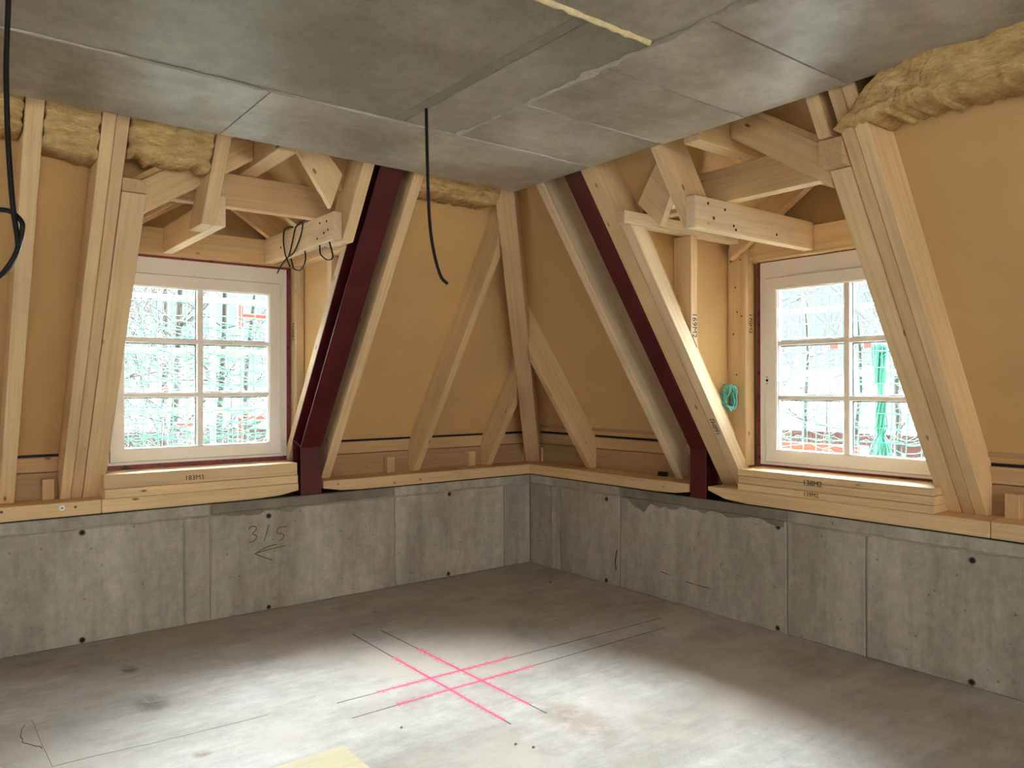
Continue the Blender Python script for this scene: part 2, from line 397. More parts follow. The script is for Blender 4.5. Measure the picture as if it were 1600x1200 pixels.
floor_crack([(-3.846, -1.047), (-3.841, -1.355), (-3.832, -1.611)], 0.001)
floor_crack([(-3.832, -1.611), (-3.617, -1.623), (-3.392, -1.648), (-3.223, -1.655), (-2.963, -1.672)], 0.0011)
for x, y, r in ((-0.326, -0.649, 0.014), (-1.787, -0.498, 0.008), (-2.23, -2.624, 0.009), (-2.188, -2.694, 0.010), (-2.536, -2.178, 0.009)):
    V = [(x + r * random.uniform(0.6, 1.3) * math.cos(a), y + r * random.uniform(0.6, 1.3) * math.sin(a), 0.0) for a in (0, 1.3, 2.5, 3.8, 5.0)] + [(x, y, r * 0.9)]
    tag(mesh_obj('concrete_crumb', V, [(0, 1, 5), (1, 2, 5), (2, 3, 5), (3, 4, 5), (4, 0, 5), (0, 1, 2, 3, 4)], M['pencil']), {-0.326: 'dark crumb on the floor near the far room corner', -1.787: 'small crumb on the floor near the left wall', -2.23: 'left of two crumbs in front of the red lines', -2.188: 'right of two crumbs in front of the red lines', -2.536: 'crumb on the floor beside the plywood sheet'}[x], 'crumb', 'concrete crumbs on the floor')

ceil = tag(multi_box('ceiling', [(-9.2, SLAB['R'] - 0.01, -9.7, SLAB['L'] - 0.01, HC + 0.012, HC + 0.24)], M['ceil']), kind='structure')
bx, by = -2.13, -2.04                     # inner border of the shuttering band
G = 0.0015
cpan = [(-9.2, -3.08, by, SLAB['L'], 'ceil_band'), (-3.08, SLAB['R'], by, SLAB['L'], 'ceil_band'),
        (bx, SLAB['R'], -2.58, by, 'ceil_band'), (bx, SLAB['R'], -3.075, -2.58, 'ceil_band'), (bx, SLAB['R'], -3.575, -3.075, 'ceil_band'),
        (bx, SLAB['R'], -5.6, -3.575, 'ceil_band'), (bx, SLAB['R'], -9.7, -5.6, 'ceil_band'),
        (-9.2, -2.50, -3.335, by, 'ceil'), (-2.50, -2.44, -3.335, by, 'ceil_strip'), (-2.44, bx, -3.335, by, 'ceil'),
        (-9.2, bx, -6.0, -3.335, 'ceil'), (-9.2, bx, -9.7, -6.0, 'ceil')]
for i, (x0, x1, y0, y1, mt) in enumerate(cpan):
    dz = (i % 3) * 0.0015 + (0.0 if mt == 'ceil_band' else 0.004)
    box('panel', x0 + G, x1 - G, y0 + G, y1 - G, HC + dz, HC + 0.03, M[mt], ceil, bevel=0.0025)
# rough cement ridges left along the shuttering border
def ridge(x0, y0, x1, y1, w, seed):
    a, b = Vector((x0, y0, 0)), Vector((x1, y1, 0)); L_ = (b - a).length; n = max(8, int(L_ / 0.035)); t = (b - a).normalized(); s = Vector((-t.y, t.x, 0))
    V, F = [], []
    for i in range(n + 1):
        p = a.lerp(b, i / n); q = noise.noise(Vector((i * 0.35, seed, 0))); q2 = noise.noise(Vector((i * 0.5, seed + 9, 3)))
        ww = max(0.001, w * (0.30 + 0.95 * q)); c = p + s * q2 * w * 0.5
        for k, (o, z) in enumerate(((-ww, 0.004), (-ww * 0.4, -0.004 - 0.004 * abs(q2)), (ww * 0.5, -0.003), (ww, 0.004))):
            V.append((c.x + s.x * o, c.y + s.y * o, HC + z))
    for i in range(n):
        for k in range(3):
            F.append((i * 4 + k, i * 4 + k + 1, i * 4 + k + 5, i * 4 + k + 4))
    mesh_obj('cement_ridge', V, F, M['cement'], ceil, smooth=True)
ridge(-6, by, bx, by, 0.018, 1.0); ridge(bx, by, bx, -6, 0.04, 5.0)
ridge(bx, -2.58, SLAB['R'] - 0.05, -2.58, 0.012, 11.0); ridge(bx, by, SLAB['R'] - 0.3, by - 0.01, 0.006, 15.0)
fp = [(-3.6 + i * 0.03, -3.335 + 0.006 * noise.noise(Vector((i * 0.6, 2, 0))), HC + 0.002) for i in range(49)]
fr = [0.011 + 0.007 * noise.noise(Vector((i * 0.9, 7, 1))) for i in range(49)]
tube('foam_bead', fp, fr, M['foam'], ceil, 8)
# mostly hidden cover added over the roof void to keep outside light out
tag(box('ceiling_light_seal', -9.2, 0.9, -9.7, 0.9, 3.42, 3.46, M['board']), kind='structure')

def knee_wall(name, side, joints, tops):
    w = tag(sbox(name, side, 0.0 if side == 'L' else -0.26, 9.0, 0.008, 0.26, -0.2, ZW - 0.002, M['wall'], bevel=0), kind='structure')
    for a, b in zip(joints[:-1], joints[1:]):
        sbox('panel', side, a + 0.005, b - 0.005, -0.004, 0.02, 0.0, 0.693, M['wall'], w, bevel=0.006, xdir=(1, 0, 0))
    for a, b, mt in tops:
        sbox('panel', side, a + 0.002, b - 0.002, 0.002 if mt == 'wall' else -0.001, 0.02, 0.699, ZW, M[mt], w, bevel=0.004, xdir=(1, 0, 0))
    return w
wl = knee_wall('wall_left', 'L', [0.0, 0.29, 1.35, 2.73, 2.895, 4.6, 6.8, 9.0], [(0, 1.35, 'wall'), (1.35, 2.73, 'wall_dark'), (2.73, 9.0, 'wall')])
wr = knee_wall('wall_right', 'R', [0.0, 0.28, 0.40, 1.09, 2.52, 3.02, 4.9, 7.0, 9.0], [(0, 1.09, 'wall'), (1.09, 2.52, 'wall_dark'), (2.52, 9.0, 'wall')])
for side, w, hs in (('L', wl, [(3.48, 0.67), (3.48, 0.025), (2.34, 0.65), (2.34, 0.02), (0.85, 0.67), (0.86, 0.025)]), ('R', wr, [(0.95, 0.66), (0.945, 0.025), (2.46, 0.66), (2.455, 0.025), (3.58, 0.65), (3.575, 0.025)])):
    for u, z in hs:
        c = W(side, u, -0.0046, z); n = W(side, 0, 1, 0)
        disc('tie_hole', c, n, 0.0135, 0.006, M['hole'], w)
        ring = [c + (Vector((0, 0, 1)) * math.cos(a) + W(side, 1, 0, 0) * math.sin(a)) * 0.017 for a in [2 * math.pi * i / 16 for i in range(17)]]
        tube('tie_hole_rim', ring, 0.003, M['wall_dark'], w, 6)
# pencilled figure 31.5 and arrow on the left wall
def stroke(pts):
    V, F = tube_geo(catmull([W('L', -x, -0.004, z) for x, z in pts], 5), 0.0035, 5); return mesh_obj('pencil_stroke', V, F, M['pencil'], wl)
for pts in ([(-2.482, .575), (-2.45, .592), (-2.425, .575), (-2.452, .54), (-2.424, .522), (-2.44, .492), (-2.475, .483)],
            [(-2.338, .59), (-2.372, .48)], [(-2.315, .487), (-2.312, .482), (-2.309, .487)],
            [(-2.212, .563), (-2.27, .56), (-2.279, .524), (-2.24, .515), (-2.232, .49), (-2.262, .467)],
            [(-2.224, .43), (-2.33, .418), (-2.439, .402)], [(-2.44, .402), (-2.38, .372), (-2.316, .34)], [(-2.43, .405), (-2.36, .435), (-2.29, .447)]):
    stroke(pts)
# grout that ran down below the darker top strips
def grout(side, w, u0, u1, hmax, seed):
    n = 60; V, F = [], []
    for i in range(n + 1):
        u = u0 + (u1 - u0) * i / n
        h = max(0.002, hmax * (0.32 + 1.1 * noise.fractal(Vector((u * 4.2, seed, 0)), 1.0, 2.0, 3)))
        V += [W(side, u, -0.0048, 0.700), W(side, u, -0.0048, 0.700 - h)]
    for i in range(n): F.append((2 * i, 2 * i + 1, 2 * i + 3, 2 * i + 2))
    mesh_obj('grout_stain', V, F, M['wall_dark'], w)
grout('L', wl, 1.95, 2.73, 0.06, 2.0); grout('R', wr, 1.10, 2.50, 0.075, 6.0)
def crack(pts, r, parent, name='crack'):
    P_ = catmull(pts, 4); P_ = [p + Vector((noise.noise(p * 40), noise.noise(p * 40 + Vector((3, 0, 0))), 0)) * 0.006 for p in P_]
    V, F = tube_geo(P_, r, 4); return mesh_obj(name, V, F, M['hole'], parent)
crack([W('R', 1.06, -0.004, 0.28), W('R', 1.045, -0.004, 0.20), W('R', 1.05, -0.004, 0.12)], 0.005, wr)
crack([W('R', 1.5, -0.003, 0.20), W('R', 1.75, -0.003, 0.17), W('R', 2.0, -0.003, 0.165)], 0.0022, wr)
# end walls behind the camera, each with one wide window opening
tag(multi_box('wall_end', [(-9.1, -9.0, -9.6, -7.0, -0.2, 3.46), (-9.1, -9.0, -3.0, 0.9, -0.2, 3.46), (-9.1, -9.0, -7.0, -3.0, -0.2, 0.85), (-9.1, -9.0, -7.0, -3.0, 2.35, 3.46)], M['wall']), kind='structure')
tag(multi_box('wall_rear', [(-9.1, -6.5, -9.6, -9.5, -0.2, 3.46), (-2.5, 0.9, -9.6, -9.5, -0.2, 3.46), (-6.5, -2.5, -9.6, -9.5, -0.2, 0.85), (-6.5, -2.5, -9.6, -9.5, 2.35, 3.46)], M['wall']), kind='structure')

# ------------------------------------------------------------------ sloping fibreboard skin with the dormer openings
DORM = {'L': dict(c=2.70, a=2.00, b=3.47), 'R': dict(c=2.735, a=1.955, b=3.47)}
VS = 0.66                                  # rise per metre of the dormer roof
def zdorm(side, u):                        # underside of the dormer roof skin
    c = DORM[side]['c']; return 3.05 - VS * abs(u - c)
for side, nm in (('L', 'left'), ('R', 'right')):
    D = DORM[side]; zt = 3.40; z0 = 1.135
    def P(u, z, o=0.0): return W(side, u, dout(side, z) + o, z)
    polys = [
        [(-dout(side, z0), z0), (D['a'], z0), (D['a'], zdorm(side, D['a'])), (D['a'], zt), (-dout(side, zt), zt)],
        [(D['b'], z0), (9.0, z0), (9.0, zt), (D['b'], zt)],
        [(D['a'], zdorm(side, D['a'])), (D['c'], zdorm(side, D['c'])), (D['b'], zdorm(side, D['b'])), (D['b'], zt), (D['a'], zt)]]
    V, F = [], []
    for pl in polys:
        b = len(V); n = len(pl)
        V += [P(u, z) for u, z in pl] + [P(u, z, 0.03) for u, z in pl]
        F += [tuple(b + i for i in range(n)), tuple(b + n + i for i in range(n))] + [(b + i, b + (i + 1) % n, b + n + (i + 1) % n, b + n + i) for i in range(n)]
    sk = tag(mesh_obj('wall_%s_slope' % nm, V, F, M['membrane']), kind='structure')
    # dark sealing line at the foot of the skin
    for a, b in ((-0.1, D['a']), (D['b'], 9.0)):
        sbox('seal_strip', side, a, b, dout(side, z0) - 0.004, dout(side, z0) + 0.02, z0 - 0.016, z0 - 0.002, M['black'], sk, bevel=0)
    # dormer roof, gable and cheeks, all of the same board
    rv = []
    for s_ in (-1, 1):
        e = D['a'] - 0.03 if s_ < 0 else D['b'] + 0.03
        zr, ze = zdorm(side, D['c']), zdorm(side, e)
        q = [(D['c'], dout(side, zr) - 0.12, zr), (D['c'], 0.46, zr), (e, 0.46, ze), (e, dout(side, ze) - (0.0 if s_ < 0 else 0.12), ze)]
        b = len(rv); rv += [W(side, *p) for p in q] + [W(side, p[0], p[1], p[2] + 0.03) for p in q]
    F = [tuple(k * 8 + i for i in f) for k in (0, 1) for f in BOXF]
    tag(mesh_obj('ceiling_dormer_%s' % nm, rv, F, M['membrane']), kind='structure')
    for a0, a1, sd in ((D['a'] - 0.03, D['a'], 'near'), (D['b'], D['b'] + 0.03, 'far')):
        tag(prism('wall_%s_dormer_cheek_%s' % (nm, sd), side, [(dout(side, 2.70) - 0.05, 2.70), (0.46, 2.70), (0.46, 0.70), (dout(side, 0.86) - 0.05, 0.86)], a0, a1, M['membrane'], bevel=0), kind='structure')
    tag(uprism('wall_%s_dormer_gable' % nm, side, [(D['a'] - 0.03, 2.40), (D['b'] + 0.03, 2.40), (D['b'] + 0.03, zdorm(side, D['b'] + .03)), (D['c'], zdorm(side, D['c'])), (D['a'] - 0.03, zdorm(side, D['a'] - .03))], 0.32, 0.34, M['membrane'], bevel=0), kind='structure')

for side, nm in (('L', 'left'), ('R', 'right')):
    tag(sbox('wall_%s_eaves' % nm, side, -0.32, 9.0, 0.29, 0.318, 0.55, 0.99, M['board'], bevel=0), kind='structure')  # hidden back panel added to stop light leaking past the eaves boards
    for a, b in ((-0.32, DORM[side]['a']), (DORM[side]['b'], 9.0)):
        tag(prism('wall_%s_eaves_cap' % nm, side, [(0.29, 0.985), (0.318, 0.985), (0.318, 1.20), (0.19, 1.20), (0.19, 1.17), (0.29, 1.17)], a, b, M['board'], None, W(side, 1, 0, 0), 0), kind='structure')  # cap added to close the slot behind the skin against light

# ------------------------------------------------------------------ timbers
def timber(o, label, cat, group): return tag(o, label, cat, group)
RG = {'L': 'rafters of the left roof slope', 'R': 'rafters of the right roof slope'}
CLIP = {'L': -1.315, 'R': -1.195}
def foot(side): return [(OFF[side], ZB), (0.245, ZB), (0.245, ZB + (OFF[side] + DEP - 0.245) / S)]
def rafter(side, u0, u1, label, mat='wood', zcut=None, ztop=None, name='rafter', hip=None, inset=0.0, depth=None, group=None):
    def prof(u):
        dep = DEP if depth is None else depth
        of = OFF[side] + inset
        ci = lambda z: of - S * (z - ZB)
        co = lambda z: of + dep - S * (z - ZB)
        dc = CLIP[side] if hip is None else -u + hip
        if zcut is not None: p = [(ci(zcut), zcut), (co(zcut), zcut)]
        elif of + dep > 0.245: p = [(of, ZB), (0.245, ZB), (0.245, ZB + (of + dep - 0.245) / S)] if of < 0.245 else [(of, ZB), (of + dep, ZB)]
        else: p = [(of, ZB), (of + dep, ZB)]
        if ztop is not None: p += [(co(ztop), ztop), (ci(ztop), ztop)]
        else: p += [(dc, ZB + (of + dep - dc) / S), (dc, ZB + (of - dc) / S)]
        return p
    o = prism(name, side, prof(u0), u0, u1, M[mat], None, RDIR[side], 0.003, prof(u1))
    return timber(o, label, 'rafter', group or RG[side])
LP, RP = 'on the left slope', 'on the right slope'
rafter('L', 3.81, 3.885, 'pale rafter at the left picture edge behind the hanging cable', 'wood')
rafter('L', 3.517, 3.575, 'outer ply of the doubled rafter left of the left window', 'wood')
rafter('L', 3.457, 3.515, 'inner ply of the doubled rafter left of the left window', 'wood_warm')
b3 = rafter('L', 3.337, 3.453, 'wide short rafter overlapping the left edge of the left window', 'wood', ztop=2.53)
cL = rafter('L', 2.976, 3.05, 'cut-off rafter stub hanging above the left window', 'wood', zcut=2.43)
dL = rafter('L', 2.15, 2.224, 'cut-off rafter stub beside the top of the left steel beam', 'wood', zcut=2.43)
sL = rafter('L', 2.035, 2.100, 'narrow bright rafter behind the left steel beam, edging the left window niche', 'wood_pale', ztop=2.43, inset=0.20, depth=0.085)
rafter('L', 1.81, 1.882, 'rafter directly right of the left steel beam', 'wood')
rafter('L', 1.03, 1.088, 'longer jack rafter meeting the hip rafter near the ceiling, left slope', 'wood', hip=0.096)
rafter('L', 0.30, 0.362, 'short jack rafter meeting the hip rafter half way up, left slope', 'wood', hip=0.096)
rafter('R', 0.52, 0.582, 'jack rafter meeting the hip rafter half way up, right slope', 'wood', hip=0.096)
rafter('R', 1.487, 1.556, 'pale rafter left of the right steel beam', 'wood_pale')  # one pale spruce colour on every face
rafter('R', 1.902, 2.018, 'wide rafter directly right of the right steel beam', 'wood')
d2 = rafter('R', 2.022, 2.098, 'short rafter with bright side edging the niche of the right window', 'wood_pale', ztop=2.50, depth=0.12)
c2 = rafter('R', 2.448, 2.517, 'cut-off rafter stub hanging above the right window', 'wood', zcut=2.43)
rafter('R', 3.352, 3.414, 'upper rafter piece above the wooden block, right of the right dormer', 'wood', zcut=2.66)
rafter('R', 3.460, 3.520, 'inner ply of the doubled rafter right of the right window', 'wood')
rafter('R', 3.522, 3.582, 'outer ply of the doubled rafter right of the right window', 'wood')
g2 = rafter('R', 3.356, 3.457, 'wide short rafter overlapping the right edge of the right window', 'wood', ztop=2.53)

# hip rafter
r2_ = math.sqrt(2)
def hipW(t, w, z): return Vector((t / r2_ + w / r2_, t / r2_ - w / r2_, z))
t0 = r2_ * 0.17; k_ = r2_ * S; dd = 0.30; zt = 2.95
pr = [(t0, ZB), (0.34, ZB), (0.34, ZB + (t0 + dd - 0.34) / k_), (t0 + dd - k_ * (3.25 - ZB), 3.25), (t0 - k_ * (zt - ZB), 3.25), (t0 - k_ * (zt - ZB), zt)]
v = [hipW(t, -0.066, z) for t, z in pr] + [hipW(t, 0.066, z) for t, z in pr]; n = len(pr)
tag(mesh_obj('hip_rafter', v, [tuple(range(n)), tuple(range(n, 2 * n))] + [(i, (i + 1) % n, n + (i + 1) % n, n + i) for i in range(n)], M['wood_warm'], None, Vector((-S, -S, 1)), 0.003),
    'hip rafter rising from the room corner between both slopes', 'rafter', 'rafters of both slopes')

# wall plates on the concrete
def plate(side, u0, u1, label, lift0=0.0, lift1=0.0, run=0.3, mat='wood'):
    pts = [(u0, ZB), (u0, ZW + 0.008 + lift0)]
    if lift0: pts += [(u0 + run * 0.45, ZW + 0.008 + lift0 * 0.25), (u0 + run, ZW + 0.008)]
    if lift1: pts += [(u1 - run, ZW + 0.008), (u1 - run * 0.45, ZW + 0.008 + lift1 * 0.25)]
    pts += [(u1, ZW + 0.008 + lift1), (u1, ZB)]
    o = tag(uprism('wall_plate', side, pts, 0.0, 0.243, M[mat], None, W(side, 1, 0, 0), 0.004), label, 'beam', 'wall plates on the concrete knee walls')
    return o
pl1 = plate('L', 0.0, 1.935, 'wall plate between the room corner and the left steel beam', lift1=0.030)
pl2 = plate('L', 2.122, 3.372, 'wall plate below the left window sill', lift0=0.034)
pl3 = plate('L', 3.375, 8.9, 'wall plate with a bright washer at the left picture edge')
pr1 = plate('R', -0.243, 1.752, 'wall plate between the room corner and the right steel beam', lift1=0.026)
pr2 = plate('R', 1.915, 3.66, 'wall plate below the right window sill', lift0=0.058)
pr3 = plate('R', 3.663, 8.9, 'wall plate at the right picture edge')
def screw(side, u, z, parent, r=0.008, mat='metal'):
    disc('screw', W(side, u, -0.003, z), W(side, 0, 1, 0), r, 0.004, M[mat], parent)
disc('washer', W('L', 3.585, -0.003, 0.828), (0, 1, 0), 0.017, 0.004, M['bead'], pl3); screw('L', 3.585, 0.828, pl3, 0.006, 'hole'); screw('L', 3.515, 0.827, pl3, 0.008, 'pencil'); screw('L', 3.885, 0.834, pl3, 0.008, 'pencil')
screw('L', 0.012, 0.838, pl1, 0.006); screw('L', 1.35, 0.80, pl1, 0.012, 'board'); screw('L', 1.12, 0.81, pl1, 0.012, 'board'); screw('L', 1.82, 0.828, pl1, 0.008, 'board'); screw('R', 1.52, 0.815, pr1, 0.008, 'board')
# black packing under the plates
for side, a, b, nm in (('L', 0.0, 8.9, 'left'), ('R', 0.0, 8.9, 'right')):
    tag(sbox('packing_strip', side, a, b, 0.006, 0.24, ZW, ZW + 0.0075, M['black'], bevel=0), 'black packing strip under the %s wall plates' % nm, 'strip')

# boards behind the rafter feet, and small blocks
for side, spans, nm in (('L', ((-0.24, 1.93, 'between the corner and the left steel beam'), (3.47, 8.9, 'at the left picture edge')), 'left'), ('R', ((-0.27, 1.75, 'between the corner and the right steel beam'), (3.47, 8.9, 'at the right picture edge')), 'right')):
    for a, b, w_ in spans:
        tag(sbox('eaves_board', side, a, b, 0.247, 0.275, ZB - 0.09, 1.02, M['board'], bevel=0.004), 'lower brown eaves board ' + w_, 'board', 'eaves boards behind the rafter feet')
        tag(prism('eaves_board', side, [(0.243, 1.024), (0.271, 1.024), (0.238, 1.118), (0.210, 1.118)], a + 0.02, b, M['wood_warm'], None, W(side, 1, 0, 0), 0.004), 'upper tilted eaves board ' + w_, 'board', 'eaves boards behind the rafter feet')
for side, u0, u1, lab in (('L', 1.245, 1.31, 'small wooden block at the foot of the longer jack rafter'), ('L', 0.455, 0.53, 'small wooden block at the foot of the short jack rafter'), ('L', 3.60, 3.665, 'small wooden block left of the doubled rafter, left slope'), ('R', 3.66, 3.73, 'small wooden block right of the doubled rafter, right slope')):
    tag(sbox('wooden_block', side, u0, u1, 0.185, 0.243, ZB, 0.985, M['wood_warm']), lab, 'block', 'blocks on the wall plates')
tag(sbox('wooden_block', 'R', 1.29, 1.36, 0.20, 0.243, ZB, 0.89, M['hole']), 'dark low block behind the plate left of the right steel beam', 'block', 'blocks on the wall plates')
for w0, lab in ((-0.098, 'slim wooden packer left of the hip rafter foot'), (0.072, 'slim wooden packer right of the hip rafter foot')):
    v = [hipW(t, w0 + dw, z) for dw in (0, 0.026) for t, z in ((0.255, ZB), (0.31, ZB), (0.31, 0.985), (0.255, 0.985))]
    tag(mesh_obj('wooden_packer', v, BOXF, M['wood_warm'], None, (0, 0, 1), 0.002), lab, 'block', 'blocks on the wall plates')

# ------------------------------------------------------------------ steel beams (I-section with a kink)
def steel(side, u0, u1, label):
    root = empty('steel_beam', W(side, (u0 + u1) / 2, 0.08, ZW)); tag(root, label, 'steel beam', 'red steel beams')
    zk = 1.11; top = CLIP[side]
    f0 = 0.0                                  # inner flange face at the post
    base_off = f0 + S * (zk - ZB)
    def line(o): return [(o, ZW + 0.001), (o, zk - (o - f0) * 0.0 + o * 0.28), (top, zk + o * 0.28 + (o - top) / S)]
    def band(o0, o1):
        a, b = line(o0), line(o1); return a + b[::-1]
    tf, dp = 0.012, 0.152
    prism('flange', side, band(0.0, tf), u0, u1, M['steel'], root, (0, 0, 1), 0.002)
    prism('flange', side, band(dp - tf, dp), u0, u1, M['steel'], root, (0, 0, 1), 0.002)
    um = (u0 + u1) / 2
    prism('web', side, band(tf, dp - tf), um - 0.005, um + 0.005, M['steel'], root, (0, 0, 1), 0.0)
    # stiffener plate at the kink
    v = []
    za, zb = zk + 0.0035, zk + (dp - tf) * 0.28
    for uu in (u0 + 0.002, u1 - 0.002):
        v += [W(side, uu, tf, za), W(side, uu, dp - tf, zb), W(side, uu, dp - tf, zb + 0.010), W(side, uu, tf, za + 0.010)]
    mesh_obj('stiffener_plate', v, BOXF, M['steel'], root, (0, 0, 1))
    return root
steel('L', 1.948, 2.106, 'dark red kinked steel beam beside the left window')
steel('R', 1.764, 1.900, 'dark red kinked steel beam left of the right window')

# ------------------------------------------------------------------ dormer framing
DG = {'L': 'timbers of the left dormer', 'R': 'timbers of the right dormer'}
def dt(side, name, u0, u1, d0, d1, z0, z1, label, mat='wood', cat='beam', **k):
    return tag(sbox(name, side, u0, u1, d0, d1, z0, z1, M[mat], **k), label, cat, DG[side])
# left dormer
dt('L', 'header_beam', 2.02, 3.45, 0.205, 0.30, 2.425, 2.60, 'header beam directly above the left window', 'wood')
jc = dt('L', 'joist', 2.912, 2.974, -0.90, 0.203, 2.432, 2.602, 'joist running from the hanging rafter stub to the left window header', 'wood_pale')
jd = dt('L', 'joist', 2.227, 2.288, -0.93, 0.203, 2.430, 2.602, 'nail-marked pale joist with a black cable coil, left dormer', 'wood_pale')
dt('L', 'cross_beam', 2.17, 3.40, -0.66, -0.58, 2.604, 2.80, 'cross beam lying over the two joists of the left dormer', 'wood_warm')
dt('L', 'cheek_plate', 3.337, 3.453, -0.99, 0.203, 2.533, 2.602, 'plate end block sitting on the short rafter left of the left window', 'wood_warm')
dt('L', 'ridge_beam', 2.652, 2.756, -1.26, 0.31, 2.803, 2.97, 'ridge beam with bright underside in the left dormer', 'wood')
#kL = dt('L', 'jamb_post', 2.005, 2.062, 0.178, 0.272, 1.0, 2.42, 'jamb post right of the left window, edge face', 'wood_pale', 'post') if False else None
#jpL = dt('L', 'jamb_post', 1.975 - 0.06, 2.064, 0.176, 0.27, 1.008, 2.424, 'jamb post immediately right of the left window', 'wood', 'post', xdir=(0, 0, 1)) if False else None
# right dormer
dt('R', 'header_beam', 1.99, 3.45, 0.205, 0.30, 2.385, 2.56, 'header beam directly above the right window', 'wood')
j2 = dt('R', 'joist', 2.52, 2.582, -0.96, 0.203, 2.402, 2.578, 'nail-marked pale joist running out to the right window header', 'wood_pale')
dt('R', 'cross_beam', 2.03, 3.42, -0.68, -0.60, 2.580, 2.775, 'cross beam lying over the joist of the right dormer', 'wood')
dt('R', 'cheek_plate', 3.345, 3.457, -1.04, 0.203, 2.533, 2.655, 'square block end on the short rafter right of the right window', 'wood_warm')
p2 = dt('R', 'cheek_plate', 2.022, 2.100, -1.0, 0.203, 2.502, 2.577, 'plate over the studs left of the right window', 'wood_pale')
dt('R', 'ridge_beam', 2.686, 2.782, -1.18, 0.31, 2.778, 2.95, 'ridge beam with bright underside in the right dormer', 'wood')
def zo(side, d, dep): return ZB + (OFF[side] + dep - d) / S
st = tag(prism('stud', 'R', [(-0.40, zo('R', -0.40, 0.122)), (-0.335, zo('R', -0.335, 0.122)), (-0.335, 2.5), (-0.40, 2.5)], 1.958, 2.10, M['wood'], None, (0, 0, 1)), 'upright stud stamped 169M2 in the right dormer cheek', 'post', DG['R'])
jp = dt('R', 'jamb_post', 1.958, 2.102, 0.170, 0.268, 1.002, 2.500, 'jamb post stamped 170M2 immediately left of the right window', 'wood', 'post')
# left cheek studs
jpl = dt('L', 'jamb_post', 2.003, 2.064, 0.185, 0.285, 1.008, 2.424, 'jamb post immediately right of the left window', 'wood_pale', 'post')
stl = tag(prism('stud', 'L', [(-0.41, zo('L', -0.41, 0.29)), (-0.34, zo('L', -0.34, 0.29)), (-0.34, 2.424), (-0.41, 2.424)], 2.003, 2.06, M['wood_pale'], None, (0, 0, 1)), 'thin bright stud between the left jamb post and the steel beam', 'post', DG['L'])
dt('L', 'cheek_plate', 2.003, 2.10, -0.72, 0.203, 2.428, 2.50, 'plate over the studs right of the left window', 'wood')
# dormer roof rafters
def drafter(side, d0, d1, ua, ub, label, th=0.178, mat='wood'):
    c = DORM[side]['c']
    zl = lambda u: zdorm(side, u) - 0.002
    poly = [(ua, zl(ua) - th), (ub, zl(ub) - th), (ub, zl(ub)), (ua, zl(ua))]
    dirn = W(side, ub - ua, 0, zl(ub) - zl(ua))
    return tag(uprism('dormer_rafter', side, poly, d0, d1, M[mat], None, dirn, 0.003), label, 'rafter', DG[side])
drafter('L', -0.90, -0.84, 3.40, 2.76, 'sloping rafter under the wool left in the left dormer', mat='wood')
drafter('L', 0.10, 0.16, 3.36, 2.76, 'sloping gable rafter left of the ridge, left dormer', mat='wood_warm')
drafter('L', 0.10, 0.16, 2.05, 2.645, 'sloping gable rafter right of the ridge, left dormer', mat='wood_warm')
drafter('L', -0.40, -0.34, 3.36, 2.76, 'middle sloping rafter left of the ridge, left dormer', mat='wood_warm')
drafter('L', -0.40, -0.34, 2.05, 2.645, 'middle sloping rafter right of the ridge, left dormer', mat='wood_warm')
drafter('R', -0.93, -0.87, 3.345, 2.786, 'long sloping rafter running down to the wooden block, right dormer', mat='wood')
drafter('R', 0.10, 0.16, 3.36, 2.786, 'sloping gable rafter right of the ridge, right dormer', mat='wood')
drafter('R', 0.10, 0.16, 2.02, 2.68, 'sloping gable rafter left of the ridge, right dormer', mat='wood_warm')
drafter('R', -0.40, -0.34, 3.36, 2.786, 'middle sloping rafter right of the ridge, right dormer', mat='wood_warm')
# valley boards lying in the roof slope
def valley(side, pts, off, label, mat='wood'):
    V = []
    for o in (0.0, 0.045):
        V += [W(side, u, off + o - S * (z - ZB), z) for u, z in pts]
    a, b = Vector(V[0]), Vector(V[1])
    return tag(mesh_obj('valley_board', V, BOXF, M[mat], None, b - a, 0.002), label, 'board', DG[side])
valley('L', [(2.310, 2.612), (2.64, 2.91), (2.46, 2.91), (2.295, 2.79)], 0.25, 'rough valley board sloping down to the right in the left dormer', 'wood')
valley('R', [(2.12, 2.62), (2.21, 2.485), (2.46, 2.70), (2.38, 2.80)], 0.30, 'valley board between two rafters left in the right dormer', 'wood_warm')
vs_ = [W('R', u, d, z) for u, d, z in ((2.265, -0.80, 2.579), (2.285, -0.80, 2.579), (2.385, -0.84, 2.70), (2.365, -0.84, 2.70), (2.265, -0.77, 2.579), (2.285, -0.77, 2.579), (2.385, -0.81, 2.70), (2.365, -0.81, 2.70))]
tag(mesh_obj('wooden_lath', vs_, BOXF, M['wood_pale'], None, (0, -1, 1)), 'thin leaning white lath beside the hanging stub, right dormer', 'lath', DG['R'])

# nails in the joists
for o, side, u, pts, sgn in ((jd, 'L', 2.288, [(-0.84, 2.555), (-0.80, 2.49), (-0.74, 2.56), (-0.70, 2.47), (-0.86, 2.50), (-0.45, 2.53), (-0.10, 2.50)], 1),
                             (j2, 'R', 2.582, [(-0.85, 2.545), (-0.80, 2.47), (-0.70, 2.53), (-0.62, 2.45), (-0.60, 2.43), (-0.20, 2.45)], 1)):
    for d, z in pts:
        disc('nail', W(side, u - 0.001, d, z), W(side, 1, 0, 0), 0.008, 0.0025, M['hole'], o, 8)
for u, z in ((1.985, 2.40), (2.06, 2.405), (2.02, 2.22), (2.035, 2.05), (2.07, 2.02), (2.005, 1.90), (2.03, 1.62)):
    disc('nail', W('R', u, 0.169, z), (1, 0, 0), 0.007, 0.003, M['pencil'], jp, 8)

